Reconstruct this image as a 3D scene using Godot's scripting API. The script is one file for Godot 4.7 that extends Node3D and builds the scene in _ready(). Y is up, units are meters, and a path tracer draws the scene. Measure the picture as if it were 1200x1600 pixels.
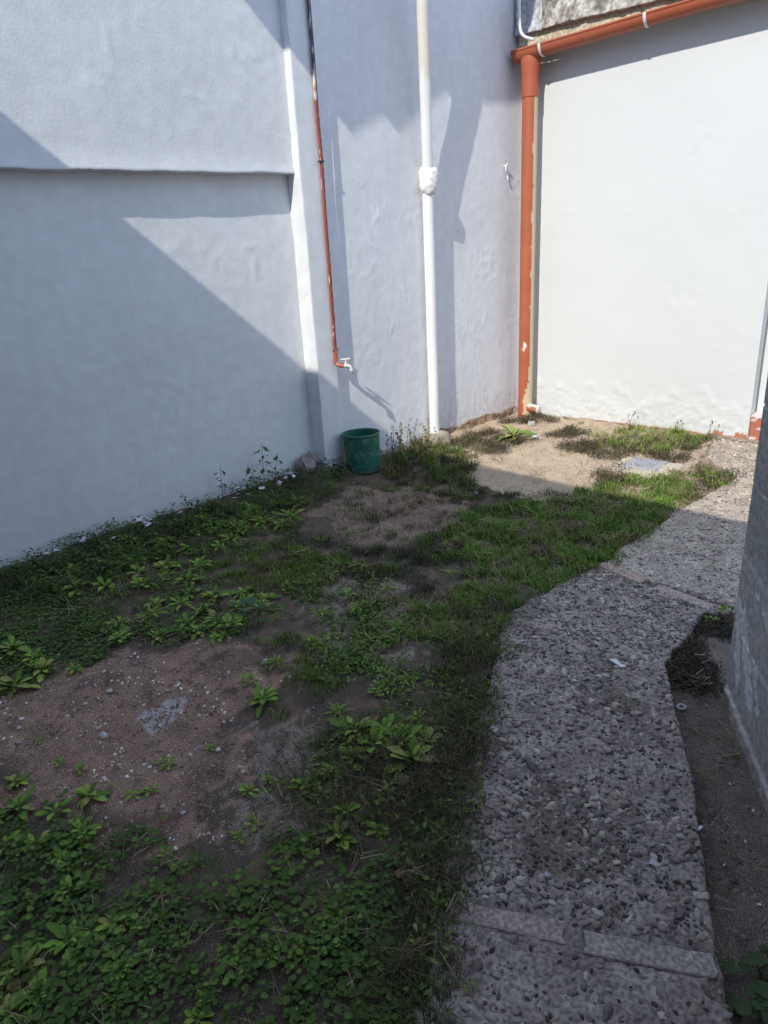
extends Node3D
# A small walled yard: white plaster walls, drain pipes, a green bucket, weeds and a pebble concrete path.
# World: origin at the far inner corner on the ground, x to the right along the back wall, z towards the camera.

const SUN_WAY := Vector3(-1.0, -2.97, -3.4)     # the way the sunlight travels
const BU := Vector3(0.9946, 0, -0.1037)         # along the back wall
const BN := Vector3(0.1037, 0, 0.9946)          # out of the back wall
const HO := Vector3(3.02, 0, 2.88)              # corner of the near house
const HU := Vector3(0.5593, 0, 0.829)           # along its slanting wall
const HN := Vector3(-0.829, 0, 0.5593)
var R = {
	"soil_red": [[0.96, 4.82], [1.05, 4.28], [1.33, 3.99], [1.63, 3.81], [1.77, 3.98], [1.76, 4.15], [2.07, 4.31], [2.28, 4.48], [2.19, 4.73], [1.89, 4.7], [1.54, 4.98]],
	"soil_back": [[0.42, 2.71], [0.41, 2.28], [0.66, 1.98], [1.05, 1.84], [1.21, 2.18], [1.34, 2.5], [1.2, 2.81], [0.77, 2.8]],
	"sand": [[-0.24, 0.79], [-0.09, -0.09], [0.33, -0.07], [1.14, -0.13], [1.77, -0.07], [1.91, 0.85], [1.59, 1.08], [1.65, 1.42], [1.69, 1.67], [1.28, 1.77], [0.84, 1.64], [0.42, 1.08]],
	"gray_spots": [[1.92, 4.18], [2.01, 4.01], [2.27, 4.09], [2.37, 4.22], [2.4, 4.37], [2.42, 4.5], [2.31, 4.48], [2.12, 4.3]],
	"gray_mid": [[1.05, 3.22], [1.12, 3.06], [1.49, 3.09], [1.82, 3.26], [2.1, 3.55], [2.01, 3.74], [1.69, 3.72], [1.31, 3.46]],
	"white_dust": [[1.64, 4.45], [1.58, 4.36], [1.61, 4.25], [1.7, 4.28], [1.73, 4.37], [1.69, 4.45]],
	"grass_path": [[1.34, 2.45], [1.32, 1.96], [1.59, 1.54], [1.62, 1.14], [1.89, 0.81], [2.2, 0.58], [2.18, 1.43], [2.22, 2.34], [2.09, 2.93], [2.31, 3.31], [2.1, 3.37], [1.97, 3.42], [1.79, 3.21], [1.84, 3.02], [1.87, 2.78], [1.56, 2.7]],
	"grass_mid": [[0.61, 3.47], [0.71, 3.17], [1.04, 3.12], [1.23, 3.07], [1.36, 3.2], [1.38, 3.44], [1.22, 3.58], [0.9, 3.62]],
	"grass_low": [[1.74, 3.92], [1.63, 3.78], [1.77, 3.66], [1.98, 3.77], [2.06, 3.96], [1.96, 4]],
	"grass_sun": [[1.06, 0.42], [0.97, -0.23], [1.41, -0.22], [1.73, -0.04], [1.67, 0.44], [1.3, 0.57]],
	"mats_sun": [[0.03, 0.26], [0.33, -0.13], [0.46, 0.11], [0.17, 0.35]],
	"mat2": [[0.66, 0.47], [0.72, 0.14], [0.93, 0.29], [0.87, 0.56]],
	"mat3": [[0.92, 0.73], [1.04, 0.39], [1.68, -0.22], [1.77, 0.56], [1.46, 0.59], [1.35, 0.82]],
	"mat4": [[1.46, 1.1], [1.5, 0.8], [1.68, 1.01], [1.65, 1.35]],
	"mat5": [[0.1, 1.09], [0.17, 0.61], [0.67, 0.69], [0.66, 1.16], [0.4, 1.1]],
	"mat6": [[1.96, 0.64], [2.22, 0.57], [2.18, 1.1], [2.13, 1.33]],
	"bucket_grass": [[0.31, 1.94], [-0.11, 1.45], [-0.03, 1.18], [0.45, 1.16], [1.05, 1.87], [0.85, 1.95], [0.57, 2.08]],
	"thatch": [[2.39, 3.98], [2.41, 3.55], [2.6, 3.79], [2.89, 4.23], [3.08, 4.48], [3.07, 4.56], [2.96, 4.53], [2.84, 4.33], [2.67, 4.15]],
	"edge_grass": [[2.09, 2.88], [2.14, 3], [2.34, 3.29], [2.48, 3.54], [2.65, 3.82], [2.9, 4.22], [3.11, 4.49], [3.04, 4.55], [2.83, 4.28], [2.57, 3.9], [2.32, 3.58], [2.07, 3.33], [1.98, 3.02]],
	"mid_dark": [[0.32, 2.19], [1.03, 1.81], [1.61, 1.57], [1.38, 2.04], [1.45, 2.53], [1.59, 3.01], [1.27, 3.23], [0.85, 3.27], [0.34, 2.85], [0.78, 3], [1.3, 2.81], [1.31, 2.47], [1.14, 2.1], [0.69, 2.07]],
	"clover_near": [[1.69, 5.06], [1.87, 4.75], [2.05, 4.76], [2.21, 4.72], [2.41, 4.53], [2.46, 4.43], [2.62, 4.29], [2.85, 4.32], [3.07, 4.56], [2.37, 5.23]],
	"cover_left": [[-0.32, 4.53], [0.07, 4.21], [0.67, 4.23], [1.06, 4.2], [1.11, 4.41], [0.93, 4.86]],
	"wallband": [[-0.22, 4.5], [-0.16, 3.99], [-0.29, 3.33], [-0.22, 2.54], [-0.45, 2.01], [-0.15, 1.89], [0.21, 2.18], [0.44, 2.63], [0.47, 3.13], [0.43, 3.4], [0.45, 3.9], [0.44, 4.35]],
	"cover_band": [[0.07, 4.21], [-0.18, 3.39], [0.08, 2.6], [0.5, 2.72], [0.74, 3.15], [0.61, 3.47], [1, 3.72], [1.36, 3.65], [1.59, 3.81], [1.31, 3.98], [1.06, 4.26], [0.7, 4.36]],
	"sprouts_mid": [[1.04, 3.41], [1.37, 3.15], [1.74, 3.18], [1.97, 3.42], [2.19, 3.47], [2.42, 3.49], [2.53, 3.69], [2.21, 3.92], [1.94, 3.8], [1.52, 3.66]],
	"weed_mid": [[2.24, 4.11], [2.18, 3.95], [2.45, 3.8], [2.64, 3.98], [2.67, 4.24], [2.5, 4.4], [2.27, 4.24]],
	"dark_mat": [[1.06, 3], [1.19, 2.79], [1.45, 2.58], [1.8, 2.79], [1.75, 3.09], [1.39, 3.17]],
	"mossR": [[2.83, 2.95], [2.79, 2.72], [2.75, 2.45], [2.81, 2.28], [3.03, 2.86], [3.02, 2.94], [2.9, 3.01]],
	"stripR": [[2.84, 2.94], [3.03, 2.86], [3.34, 3.34], [3.66, 4.09], [3.54, 4.11], [3.42, 3.93]],
}

var rng := RandomNumberGenerator.new()
var n_low := FastNoiseLite.new()
var n_mid := FastNoiseLite.new()
var n_fine := FastNoiseLite.new()
var n_ridge := FastNoiseLite.new()
var M := {}
var poly := {}
var used := {}
var path_pairs := [[3.76, 5.55, 4.25, 5.2], [2.91, 4.30, 3.42, 3.93], [2.69, 3.965, 3.19, 3.51], [2.33, 3.32, 2.82, 2.93], [2.16, 2.97, 2.78, 2.5], [2.21, 2.32, 2.92, 2.36], [2.18, 1.43, 3.4, 1.43], [2.21, 0.70, 3.4, 0.7], [1.92, 0.45, 3.4, 0.35], [1.74, -0.05, 3.4, -0.25]]
var path_poly := PackedVector2Array()


func _ready() -> void:
	# ---- camera, sky, sun, exposure
	var cam := Camera3D.new()
	cam.name = "camera"
	cam.fov = 70.74
	cam.near = 0.05
	cam.far = 600.0
	cam.position = Vector3(3.79, 1.55, 5.226)
	cam.basis = Basis(Vector3.UP, deg_to_rad(46.81)) * Basis(Vector3.RIGHT, deg_to_rad(-20.97)) * Basis(Vector3.BACK, deg_to_rad(-3.3))
	add_child(cam)
	cam.current = true
	var sky_mat := ProceduralSkyMaterial.new()
	sky_mat.sky_top_color = Color(0.54, 0.62, 0.75)
	sky_mat.sky_horizon_color = Color(0.80, 0.83, 0.87)
	sky_mat.sky_curve = 0.15
	sky_mat.ground_bottom_color = Color(0.25, 0.23, 0.2)
	sky_mat.ground_horizon_color = Color(0.5, 0.5, 0.48)
	sky_mat.sun_angle_max = 1.0
	var env := Environment.new()
	env.background_mode = Environment.BG_SKY
	env.sky = Sky.new()
	env.sky.sky_material = sky_mat
	env.background_energy_multiplier = 2.0
	env.tonemap_mode = Environment.TONE_MAPPER_LINEAR
	env.tonemap_exposure = 1.29
	env.sdfgi_enabled = true
	env.ssao_enabled = true
	env.ssil_enabled = true
	var we := WorldEnvironment.new()
	we.name = "sky"
	we.environment = env
	add_child(we)
	var sun := DirectionalLight3D.new()
	sun.name = "sun"
	sun.light_energy = 1.10
	sun.light_color = Color(1.0, 0.975, 0.925)
	sun.light_angular_distance = 0.45
	sun.shadow_enabled = true
	sun.look_at_from_position(Vector3(0, 8, 0), Vector3(0, 8, 0) + SUN_WAY, Vector3.UP)
	add_child(sun)

	rng.seed = 7
	setup_noise()
	setup_materials()
	for k in R:
		var pp := PackedVector2Array()
		for p in R[k]:
			pp.append(Vector2(p[0], p[1]))
		poly[k] = pp
	for p in path_pairs:
		path_poly.append(Vector2(p[0], p[1]))
	for i in path_pairs.size():
		var p = path_pairs[path_pairs.size() - 1 - i]
		path_poly.append(Vector2(p[2], p[3]))

	# ---- setting and large structure
	build_ground()
	build_path()
	build_left_wall()
	build_back_wall()
	build_near_house()
	build_rear_house()
	# ---- objects
	build_gutter()
	build_white_pipe()
	build_tap_pipe()
	build_bucket()
	build_small_things()
	# ---- plants and litter
	build_rosettes()
	build_tall_weeds()
	build_cover()
	build_litter()


# ------------------------------------------------------------------ helpers
func setup_noise() -> void:
	n_low.seed = 11; n_low.frequency = 1.0; n_low.fractal_octaves = 3
	n_mid.seed = 23; n_mid.frequency = 5.0; n_mid.fractal_octaves = 3
	n_fine.seed = 31; n_fine.frequency = 22.0; n_fine.fractal_octaves = 3
	n_ridge.seed = 47; n_ridge.frequency = 7.0; n_ridge.fractal_type = FastNoiseLite.FRACTAL_RIDGED; n_ridge.fractal_octaves = 3
	for n in [n_low, n_mid, n_fine, n_ridge]:
		n.noise_type = FastNoiseLite.TYPE_SIMPLEX_SMOOTH


func tex_noise(freq: float, oct: int, seed_: int, a: Color, b: Color, size := 512, normal := false, bump := 4.0, c0 := 0.25, c1 := 0.75) -> NoiseTexture2D:
	var t := NoiseTexture2D.new()
	var n := FastNoiseLite.new()
	n.seed = seed_
	n.frequency = freq
	n.fractal_octaves = oct
	n.noise_type = FastNoiseLite.TYPE_SIMPLEX_SMOOTH
	t.width = size
	t.height = size
	t.seamless = true
	t.noise = n
	if normal:
		t.as_normal_map = true
		t.bump_strength = bump
	else:
		var g := Gradient.new()
		g.offsets = PackedFloat32Array([c0, c1])
		g.colors = PackedColorArray([a, b])
		t.color_ramp = g
	return t


func mat(called: String, c: Color, rough := 0.85, vc := false) -> StandardMaterial3D:
	var m := StandardMaterial3D.new()
	m.resource_name = called
	m.albedo_color = c
	m.roughness = rough
	m.vertex_color_use_as_albedo = vc
	m.cull_mode = BaseMaterial3D.CULL_DISABLED
	M[called] = m
	return m


func tri_tex(m: StandardMaterial3D, albedo: Texture2D, normal: Texture2D, scale_: float, nscale := 1.0) -> void:
	m.uv1_triplanar = true
	m.uv1_world_triplanar = true
	m.uv1_scale = Vector3.ONE * scale_
	if albedo:
		m.albedo_texture = albedo
	if normal:
		m.normal_enabled = true
		m.normal_texture = normal
		m.normal_scale = nscale


func setup_materials() -> void:
	var w := mat("wall_paint", Color.WHITE, 0.8, true)
	tri_tex(w, tex_noise(0.012, 5, 3, Color(0.97, 0.97, 0.97), Color(1, 1, 1)), tex_noise(0.03, 5, 5, Color.BLACK, Color.WHITE, 1024, true, 5.0), 1.3, 0.17)
	w = mat("smooth_paint", Color.WHITE, 0.8, true)
	tri_tex(w, null, tex_noise(0.02, 5, 6, Color.BLACK, Color.WHITE, 512, true, 5.0), 0.7, 0.06)
	w = mat("soil", Color.WHITE, 0.97, true)
	tri_tex(w, tex_noise(0.05, 6, 8, Color(0.55, 0.54, 0.53), Color(1, 1, 1), 1024), tex_noise(0.06, 5, 9, Color.BLACK, Color.WHITE, 1024, true, 9.0), 3.1, 0.5)
	w = mat("concrete", Color.WHITE, 0.95, true)
	tri_tex(w, tex_noise(0.025, 5, 14, Color(0.74, 0.72, 0.71), Color(1, 1, 1), 1024, false, 4.0, 0.28, 0.62), tex_noise(0.07, 5, 15, Color.BLACK, Color.WHITE, 1024, true, 10.0), 2.2, 0.55)
	w = mat("cement_render", Color.WHITE, 0.9, true)
	tri_tex(w, tex_noise(0.03, 6, 18, Color(0.78, 0.78, 0.78), Color(1, 1, 1)), tex_noise(0.07, 5, 19, Color.BLACK, Color.WHITE, 1024, true, 5.0), 2.0, 0.4)
	w = mat("brick_face", Color.WHITE, 0.95, true)
	tri_tex(w, tex_noise(0.04, 6, 24, Color(0.72, 0.70, 0.68), Color(1, 1, 1)), tex_noise(0.06, 5, 25, Color.BLACK, Color.WHITE, 512, true, 6.0), 3.0, 0.5)
	mat("coloured_plastic", Color.WHITE, 0.45, true)
	mat("painted_pipe", Color.WHITE, 0.5, true)
	mat("white_plastic", Color(0.78, 0.78, 0.77), 0.5)
	w = mat("bucket_green", Color.WHITE, 0.5, true)
	mat("chip", Color.WHITE, 0.8, true)
	mat("soil_crumb", Color.WHITE, 0.97, true)
	w = mat("leaf", Color.WHITE, 0.75, true)
	w.metallic_specular = 0.3
	w.backlight_enabled = true
	w.backlight = Color(0.10, 0.16, 0.03)
	w = mat("blade", Color.WHITE, 0.8, true)
	w.metallic_specular = 0.25
	w.backlight_enabled = true
	w.backlight = Color(0.10, 0.14, 0.04)
	mat("blade_green", Color(0.13, 0.20, 0.045).linear_to_srgb(), 0.8, true)
	mat("dry_leaf", Color.WHITE, 0.85, true)
	mat("metal_grey", Color(0.35, 0.36, 0.37), 0.55).metallic = 0.5


func numbered(called: String) -> String:
	var n: int = used.get(called, 0)
	used[called] = n + 1
	return called if n == 0 else "%s_%03d" % [called, n]


func thing(called: String, label: String, category: String, at := Vector3.ZERO, group := "") -> Node3D:
	var o := Node3D.new()
	o.name = numbered(called)
	add_child(o)
	o.position = at
	tag(o, label, category, group)
	return o


func tag(o: Node, label: String, category: String, group := "", kind := "") -> void:
	o.set_meta("label", label)
	o.set_meta("category", category)
	if group:
		o.set_meta("group", group)
	if kind:
		o.set_meta("kind", kind)


func part(called: String, mesh: Mesh, m: Material, parent: Node = self) -> MeshInstance3D:
	var o := MeshInstance3D.new()
	o.name = numbered(called) if parent == self else called
	o.mesh = mesh
	o.material_override = m
	parent.add_child(o, true)
	return o


func steps(a: float, b: float, st: float) -> Array:
	var n := maxi(1, int(ceil((b - a) / st)))
	var out := []
	for i in n + 1:
		out.append(a + (b - a) * i / n)
	return out


# A grid of points as one smooth mesh whose front looks along «outward» where the first quads lie.
func grid(pos: PackedVector3Array, cols: PackedColorArray, nu: int, nv: int, outward: Vector3, wrap := false) -> ArrayMesh:
	var idx := PackedInt32Array()
	var nor := PackedVector3Array()
	nor.resize(pos.size())
	var mid := (nv / 2) * nu + nu / 2
	var c0 := (pos[mid + 1] - pos[mid]).cross(pos[mid + nu] - pos[mid])
	var flip := c0.dot(outward) > 0.0
	for j in nv - 1:
		for i in nu - 1:
			var a := j * nu + i
			var b := a + 1
			var c := a + nu + 1
			var d := a + nu
			var q := (pos[c] - pos[a]).cross(pos[d] - pos[b])
			if flip:
				idx.append_array([a, d, c, a, c, b])
			else:
				idx.append_array([a, b, c, a, c, d])
				q = -q
			nor[a] += q; nor[b] += q; nor[c] += q; nor[d] += q
	if wrap:
		for j in nv:
			var s := nor[j * nu] + nor[j * nu + nu - 1]
			nor[j * nu] = s
			nor[j * nu + nu - 1] = s
	for i in nor.size():
		nor[i] = nor[i].normalized()
	var arr := []
	arr.resize(Mesh.ARRAY_MAX)
	arr[Mesh.ARRAY_VERTEX] = pos
	arr[Mesh.ARRAY_NORMAL] = nor
	if cols.size():
		arr[Mesh.ARRAY_COLOR] = cols
	arr[Mesh.ARRAY_INDEX] = idx
	var m := ArrayMesh.new()
	m.add_surface_from_arrays(Mesh.PRIMITIVE_TRIANGLES, arr)
	return m


# A solid slab: an uneven front over us x vs, with sides going back by «thick».
func slab(o: Vector3, u: Vector3, v: Vector3, n: Vector3, us: Array, vs: Array, thick: float, disp: Callable, col: Callable) -> ArrayMesh:
	var uu := [us[0]] + [us[0]] + [us[0] + 0.006] + us.slice(1, us.size() - 1) + [us[-1] - 0.006, us[-1], us[-1]]
	var vv := [vs[0]] + [vs[0]] + [vs[0] + 0.006] + vs.slice(1, vs.size() - 1) + [vs[-1] - 0.006, vs[-1], vs[-1]]
	var pos := PackedVector3Array()
	var cols := PackedColorArray()
	for j in vv.size():
		for i in uu.size():
			var p: Vector3 = o + u * uu[i] + v * vv[j]
			var rim := i == 0 or j == 0 or i == uu.size() - 1 or j == vv.size() - 1
			var edge := i == 1 or j == 1 or i == uu.size() - 2 or j == vv.size() - 2
			var q: Vector3 = disp.call(p)
			cols.append(col.call(p))
			p += q
			if rim:
				p -= n * thick
			elif edge:
				p -= n * 0.004
			pos.append(p)
	return grid(pos, cols, uu.size(), vv.size(), n)


func lathe(profile: Array, col: Callable, seg := 32, outward_first := true, squash := 0.0) -> ArrayMesh:
	var pos := PackedVector3Array()
	var cols := PackedColorArray()
	for j in profile.size():
		for i in seg + 1:
			var a := TAU * (i % seg) / seg
			var r: float = profile[j][0] * (1.0 + squash * cos(2.0 * a + 0.6))
			var p := Vector3(cos(a) * r, profile[j][1], sin(a) * r)
			pos.append(p)
			cols.append(col.call(p, a))
	var nu := seg + 1
	var at := (profile.size() / 2) * nu + nu / 2
	var out := Vector3(pos[at].x, 0, pos[at].z)
	return grid(pos, cols, nu, profile.size(), out if outward_first else -out, true)


func tube(pts: Array, rad: Array, col: Callable, seg := 12, caps := true) -> ArrayMesh:
	var pos := PackedVector3Array()
	var cols := PackedColorArray()
	var n := pts.size()
	var side := Vector3.ZERO
	var rings := []
	for j in n:
		var t: Vector3 = (pts[mini(j + 1, n - 1)] - pts[maxi(j - 1, 0)]).normalized()
		if side == Vector3.ZERO:
			side = t.cross(Vector3.UP if absf(t.y) < 0.9 else Vector3.RIGHT).normalized()
		side = (side - t * side.dot(t)).normalized()
		rings.append([pts[j], side, t.cross(side), rad[j] if j < rad.size() else rad[-1], t])
	if caps:
		var f = rings[0]
		var l = rings[-1]
		rings = [[f[0], f[1], f[2], 0.0002, f[4]]] + rings + [[l[0], l[1], l[2], 0.0002, l[4]]]
	for r in rings:
		for i in seg + 1:
			var a := TAU * (i % seg) / seg
			var dir: Vector3 = r[1] * cos(a) + r[2] * sin(a)
			pos.append(r[0] + dir * r[3])
			cols.append(col.call(r[0] + dir * r[3], a))
	var nu := seg + 1
	var at := (rings.size() / 2) * nu + nu / 2
	var out: Vector3 = pos[at] - rings[rings.size() / 2][0]
	return grid(pos, cols, nu, rings.size(), out, true)


func curve_pts(ctrl: Array, n := 12) -> Array:
	var c := Curve3D.new()
	for i in ctrl.size():
		var a: Vector3 = ctrl[maxi(i - 1, 0)]
		var b: Vector3 = ctrl[mini(i + 1, ctrl.size() - 1)]
		var t := (b - a) / 6.0
		c.add_point(ctrl[i], -t, t)
	c.bake_interval = 0.004
	var out := []
	for i in n + 1:
		out.append(c.sample_baked(c.get_baked_length() * i / n))
	return out


func plain(c: Color) -> Callable:
	return func(_p, _a = 0.0): return c


func lump(r: Vector3, seed_: int, rough := 0.25, c := Color(0.5, 0.48, 0.45), seg := 12) -> ArrayMesh:
	var pos := PackedVector3Array()
	var cols := PackedColorArray()
	var rings := seg * 2 / 3
	for j in rings + 1:
		for i in seg + 1:
			var a := TAU * (i % seg) / seg
			var b := PI * j / rings - PI / 2
			var d := Vector3(cos(b) * cos(a), sin(b), cos(b) * sin(a))
			var k := 1.0 + rough * n_low.get_noise_3d(d.x * 0.9 + seed_ * 7.3, d.y * 0.9, d.z * 0.9) * 1.8 + rough * 0.5 * n_mid.get_noise_3d(d.x * 0.5 + seed_ * 3.1, d.y * 0.5, d.z * 0.5)
			pos.append(d * r * k)
			cols.append(c * (1.0 + 0.25 * n_mid.get_noise_3d(d.x + seed_, d.y, d.z)))
	return grid(pos, cols, seg + 1, rings + 1, Vector3(pos[(rings / 2) * (seg + 1) + seg / 2].x, 0, pos[(rings / 2) * (seg + 1) + seg / 2].z), true)


func bev_box(size: Vector3, c: Color, bev := 0.006, seed_ := 1, rough := 0.0) -> ArrayMesh:
	# A box with rounded, slightly uneven edges: a lattice on each of the six sides.
	var st := SurfaceTool.new()
	st.begin(Mesh.PRIMITIVE_TRIANGLES)
	var h := size / 2.0
	for ax in 3:
		for sg in [-1.0, 1.0]:
			var n := Vector3.ZERO
			n[ax] = sg
			var u := Vector3.ZERO
			u[(ax + 1) % 3] = 1.0
			var v := n.cross(u)
			var lu: float = absf(u.dot(h))
			var lv: float = absf(v.dot(h))
			var su := [-lu, -lu + bev] + (range(1, 6).map(func(k): return -lu + 2.0 * lu * k / 6.0) if lu > bev * 6 else []) + [lu - bev, lu]
			var sv := [-lv, -lv + bev] + (range(1, 6).map(func(k): return -lv + 2.0 * lv * k / 6.0) if lv > bev * 6 else []) + [lv - bev, lv]
			var put := func(a: float, b: float) -> Vector3:
				var p: Vector3 = n * absf(n.dot(h)) + u * a + v * b
				var inner := Vector3(clampf(p.x, -h.x + bev, h.x - bev), clampf(p.y, -h.y + bev, h.y - bev), clampf(p.z, -h.z + bev, h.z - bev))
				var q := inner + (p - inner).normalized() * bev if p != inner else p
				if rough > 0.0:
					q += (q.normalized()) * rough * n_fine.get_noise_3d(q.x * 1.5 + seed_ * 5.0, q.y * 1.5, q.z * 1.5)
				return q
			for i in su.size() - 1:
				for j in sv.size() - 1:
					var a: Vector3 = put.call(su[i], sv[j])
					var b: Vector3 = put.call(su[i + 1], sv[j])
					var cc: Vector3 = put.call(su[i + 1], sv[j + 1])
					var d: Vector3 = put.call(su[i], sv[j + 1])
					var cols := [a, b, cc, d].map(func(p): return c * (1.0 + 0.22 * n_mid.get_noise_3d(p.x * 3.0 + seed_, p.y * 3.0, p.z * 3.0)))
					var ord := [0, 2, 1, 0, 3, 2]
					var pts := [a, b, cc, d]
					for k in ord:
						st.set_smooth_group(0)
						st.set_color(cols[k])
						st.add_vertex(pts[k])
	st.generate_normals()
	return st.commit()


func in_poly(k: String, x: float, z: float, warp := 0.06) -> bool:
	var q := Vector2(x + warp * n_mid.get_noise_2d(x, z), z + warp * n_mid.get_noise_2d(x + 31.0, z + 17.0))
	return Geometry2D.is_point_in_polygon(q, poly[k])


func on_path(x: float, z: float) -> bool:
	return Geometry2D.is_point_in_polygon(Vector2(x, z), path_poly)


# ------------------------------------------------------------------ ground and path
func right_side(x: float, z: float) -> bool:     # the low strip between the path and the near house
	if z < 2.35 or z > 5.4:
		return false
	for i in range(1, path_pairs.size()):
		var a = path_pairs[i - 1]
		var b = path_pairs[i]
		if z <= a[3] and z > b[3]:
			return x > lerpf(a[2], b[2], (a[3] - z) / (a[3] - b[3])) - 0.05
	return false


func gh(x: float, z: float) -> float:
	var h := 0.010 * n_low.get_noise_2d(x * 1.3, z * 1.3) + 0.014 * n_mid.get_noise_2d(x * 0.6, z * 0.6)
	if z > 2.1:
		h += 0.05 * (1.0 - smoothstep(-0.1, 0.35, x))
	h += 0.018 * n_mid.get_noise_2d(x * 0.35 + 12.0, z * 0.35)
	if right_side(x, z):
		h -= lerpf(0.006, 0.045, smoothstep(2.85, 3.15, z))
	return h


var brick_spots := [[2.915, 4.275, 3.155, 4.135], [3.205, 4.125, 3.44, 3.985], [2.215, 2.325, 2.45, 2.375], [2.51, 2.385, 2.78, 2.43]]


func path_h(x: float, z: float) -> float:
	var cut := 0.0
	for b in brick_spots:
		var a := Vector2(b[0], b[1])
		var d := Vector2(b[2], b[3])
		var u := (d - a).normalized()
		var q := Vector2(x, z) - (a + d) / 2.0
		if absf(q.dot(u)) < a.distance_to(d) / 2.0 + 0.006 and absf(q.dot(u.orthogonal())) < 0.029 + 0.006:
			cut = 0.009
	return -cut + 0.022 + 0.006 * n_low.get_noise_2d(x + 9.0, z) + 0.004 * n_mid.get_noise_2d(x, z + 5.0) + 0.005 * n_fine.get_noise_2d(x, z) - 0.004 * absf(n_fine.get_noise_2d(x * 2.3 + 7.0, z * 2.3))


func build_ground() -> void:
	var xs := steps(-0.3, 4.9, 0.018)
	var zs := steps(-0.5, 6.2, 0.018)
	var pos := PackedVector3Array()
	var cols := PackedColorArray()
	var red := Color(0.46, 0.29, 0.205)
	var back := Color(0.40, 0.285, 0.21)
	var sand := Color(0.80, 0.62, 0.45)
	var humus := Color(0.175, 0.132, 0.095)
	var grey := Color(0.40, 0.33, 0.265)
	var strip := Color(0.28, 0.22, 0.175)
	for z in zs:
		for x in xs:
			var f := n_fine.get_noise_2d(x, z)
			var g := n_mid.get_noise_2d(x * 1.7 + 3.0, z * 1.7)
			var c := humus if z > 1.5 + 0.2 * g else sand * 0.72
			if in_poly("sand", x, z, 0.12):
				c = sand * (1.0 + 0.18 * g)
				if g + f * 0.6 > 0.42:
					c = Color(0.68, 0.58, 0.46)
			elif in_poly("soil_red", x, z, 0.2):
				c = red * (1.0 + 0.45 * g)
				if n_low.get_noise_2d(x * 2.2 + 50.0, z * 2.2) > 0.2:
					c = c * 0.62
			elif in_poly("soil_back", x, z, 0.15):
				c = back * (1.0 + 0.3 * g)
			elif in_poly("gray_spots", x, z, 0.12) or in_poly("gray_mid", x, z, 0.2):
				c = grey if g + f > 0.0 else humus * 1.4
			elif right_side(x, z):
				c = strip * (1.0 + 0.4 * g)
			elif g > 0.22:
				c = red * 0.6
			if in_poly("white_dust", x, z, 0.05) and f + g > -0.25:
				c = Color(0.68, 0.61, 0.57)
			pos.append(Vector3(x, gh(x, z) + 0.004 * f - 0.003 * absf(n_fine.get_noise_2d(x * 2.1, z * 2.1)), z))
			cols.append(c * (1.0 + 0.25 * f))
	var m := grid(pos, cols, xs.size(), zs.size(), Vector3.UP)
	var arr := []
	arr.resize(Mesh.ARRAY_MAX)
	var B := 250.0
	arr[Mesh.ARRAY_VERTEX] = PackedVector3Array([Vector3(-B, -0.2, -B), Vector3(B, -0.2, -B), Vector3(B, -0.2, B), Vector3(-B, -0.2, B)])
	arr[Mesh.ARRAY_NORMAL] = PackedVector3Array([Vector3.UP, Vector3.UP, Vector3.UP, Vector3.UP])
	arr[Mesh.ARRAY_COLOR] = PackedColorArray([red, red, red, red])
	arr[Mesh.ARRAY_INDEX] = PackedInt32Array([0, 1, 2, 0, 2, 3])
	m.add_surface_from_arrays(Mesh.PRIMITIVE_TRIANGLES, arr)
	var o := part("ground", m, M.soil)
	o.set_meta("kind", "structure")
	o.set_meta("label", "bare reddish soil and dark earth of the yard")


func path_row(t: float) -> Array:
	var k := clampi(int(t), 0, path_pairs.size() - 2)
	var f := t - k
	var a = path_pairs[k]
	var b = path_pairs[k + 1]
	return [Vector2(a[0], a[1]).lerp(Vector2(b[0], b[1]), f), Vector2(a[2], a[3]).lerp(Vector2(b[2], b[3]), f)]


func path_colour(x: float, z: float) -> Color:
	var g := n_mid.get_noise_2d(x * 1.2 + 40.0, z * 1.2)
	var f := n_fine.get_noise_2d(x + 8.0, z)
	var c := Color(0.46, 0.385, 0.335).lerp(Color(0.30, 0.245, 0.215), clampf(0.5 + g * 1.2, 0, 1))
	if n_low.get_noise_2d(x * 1.5 + 70.0, z * 1.5) > 0.12:
		c = c.lerp(Color(0.17, 0.14, 0.11), 0.7)
	if z < 2.35 + 0.03 * g:      # paler concrete beyond the far row of bricks, sunlit brightness put into its colour
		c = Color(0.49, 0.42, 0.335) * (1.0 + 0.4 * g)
	return c * (1.0 + 0.3 * f)


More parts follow.
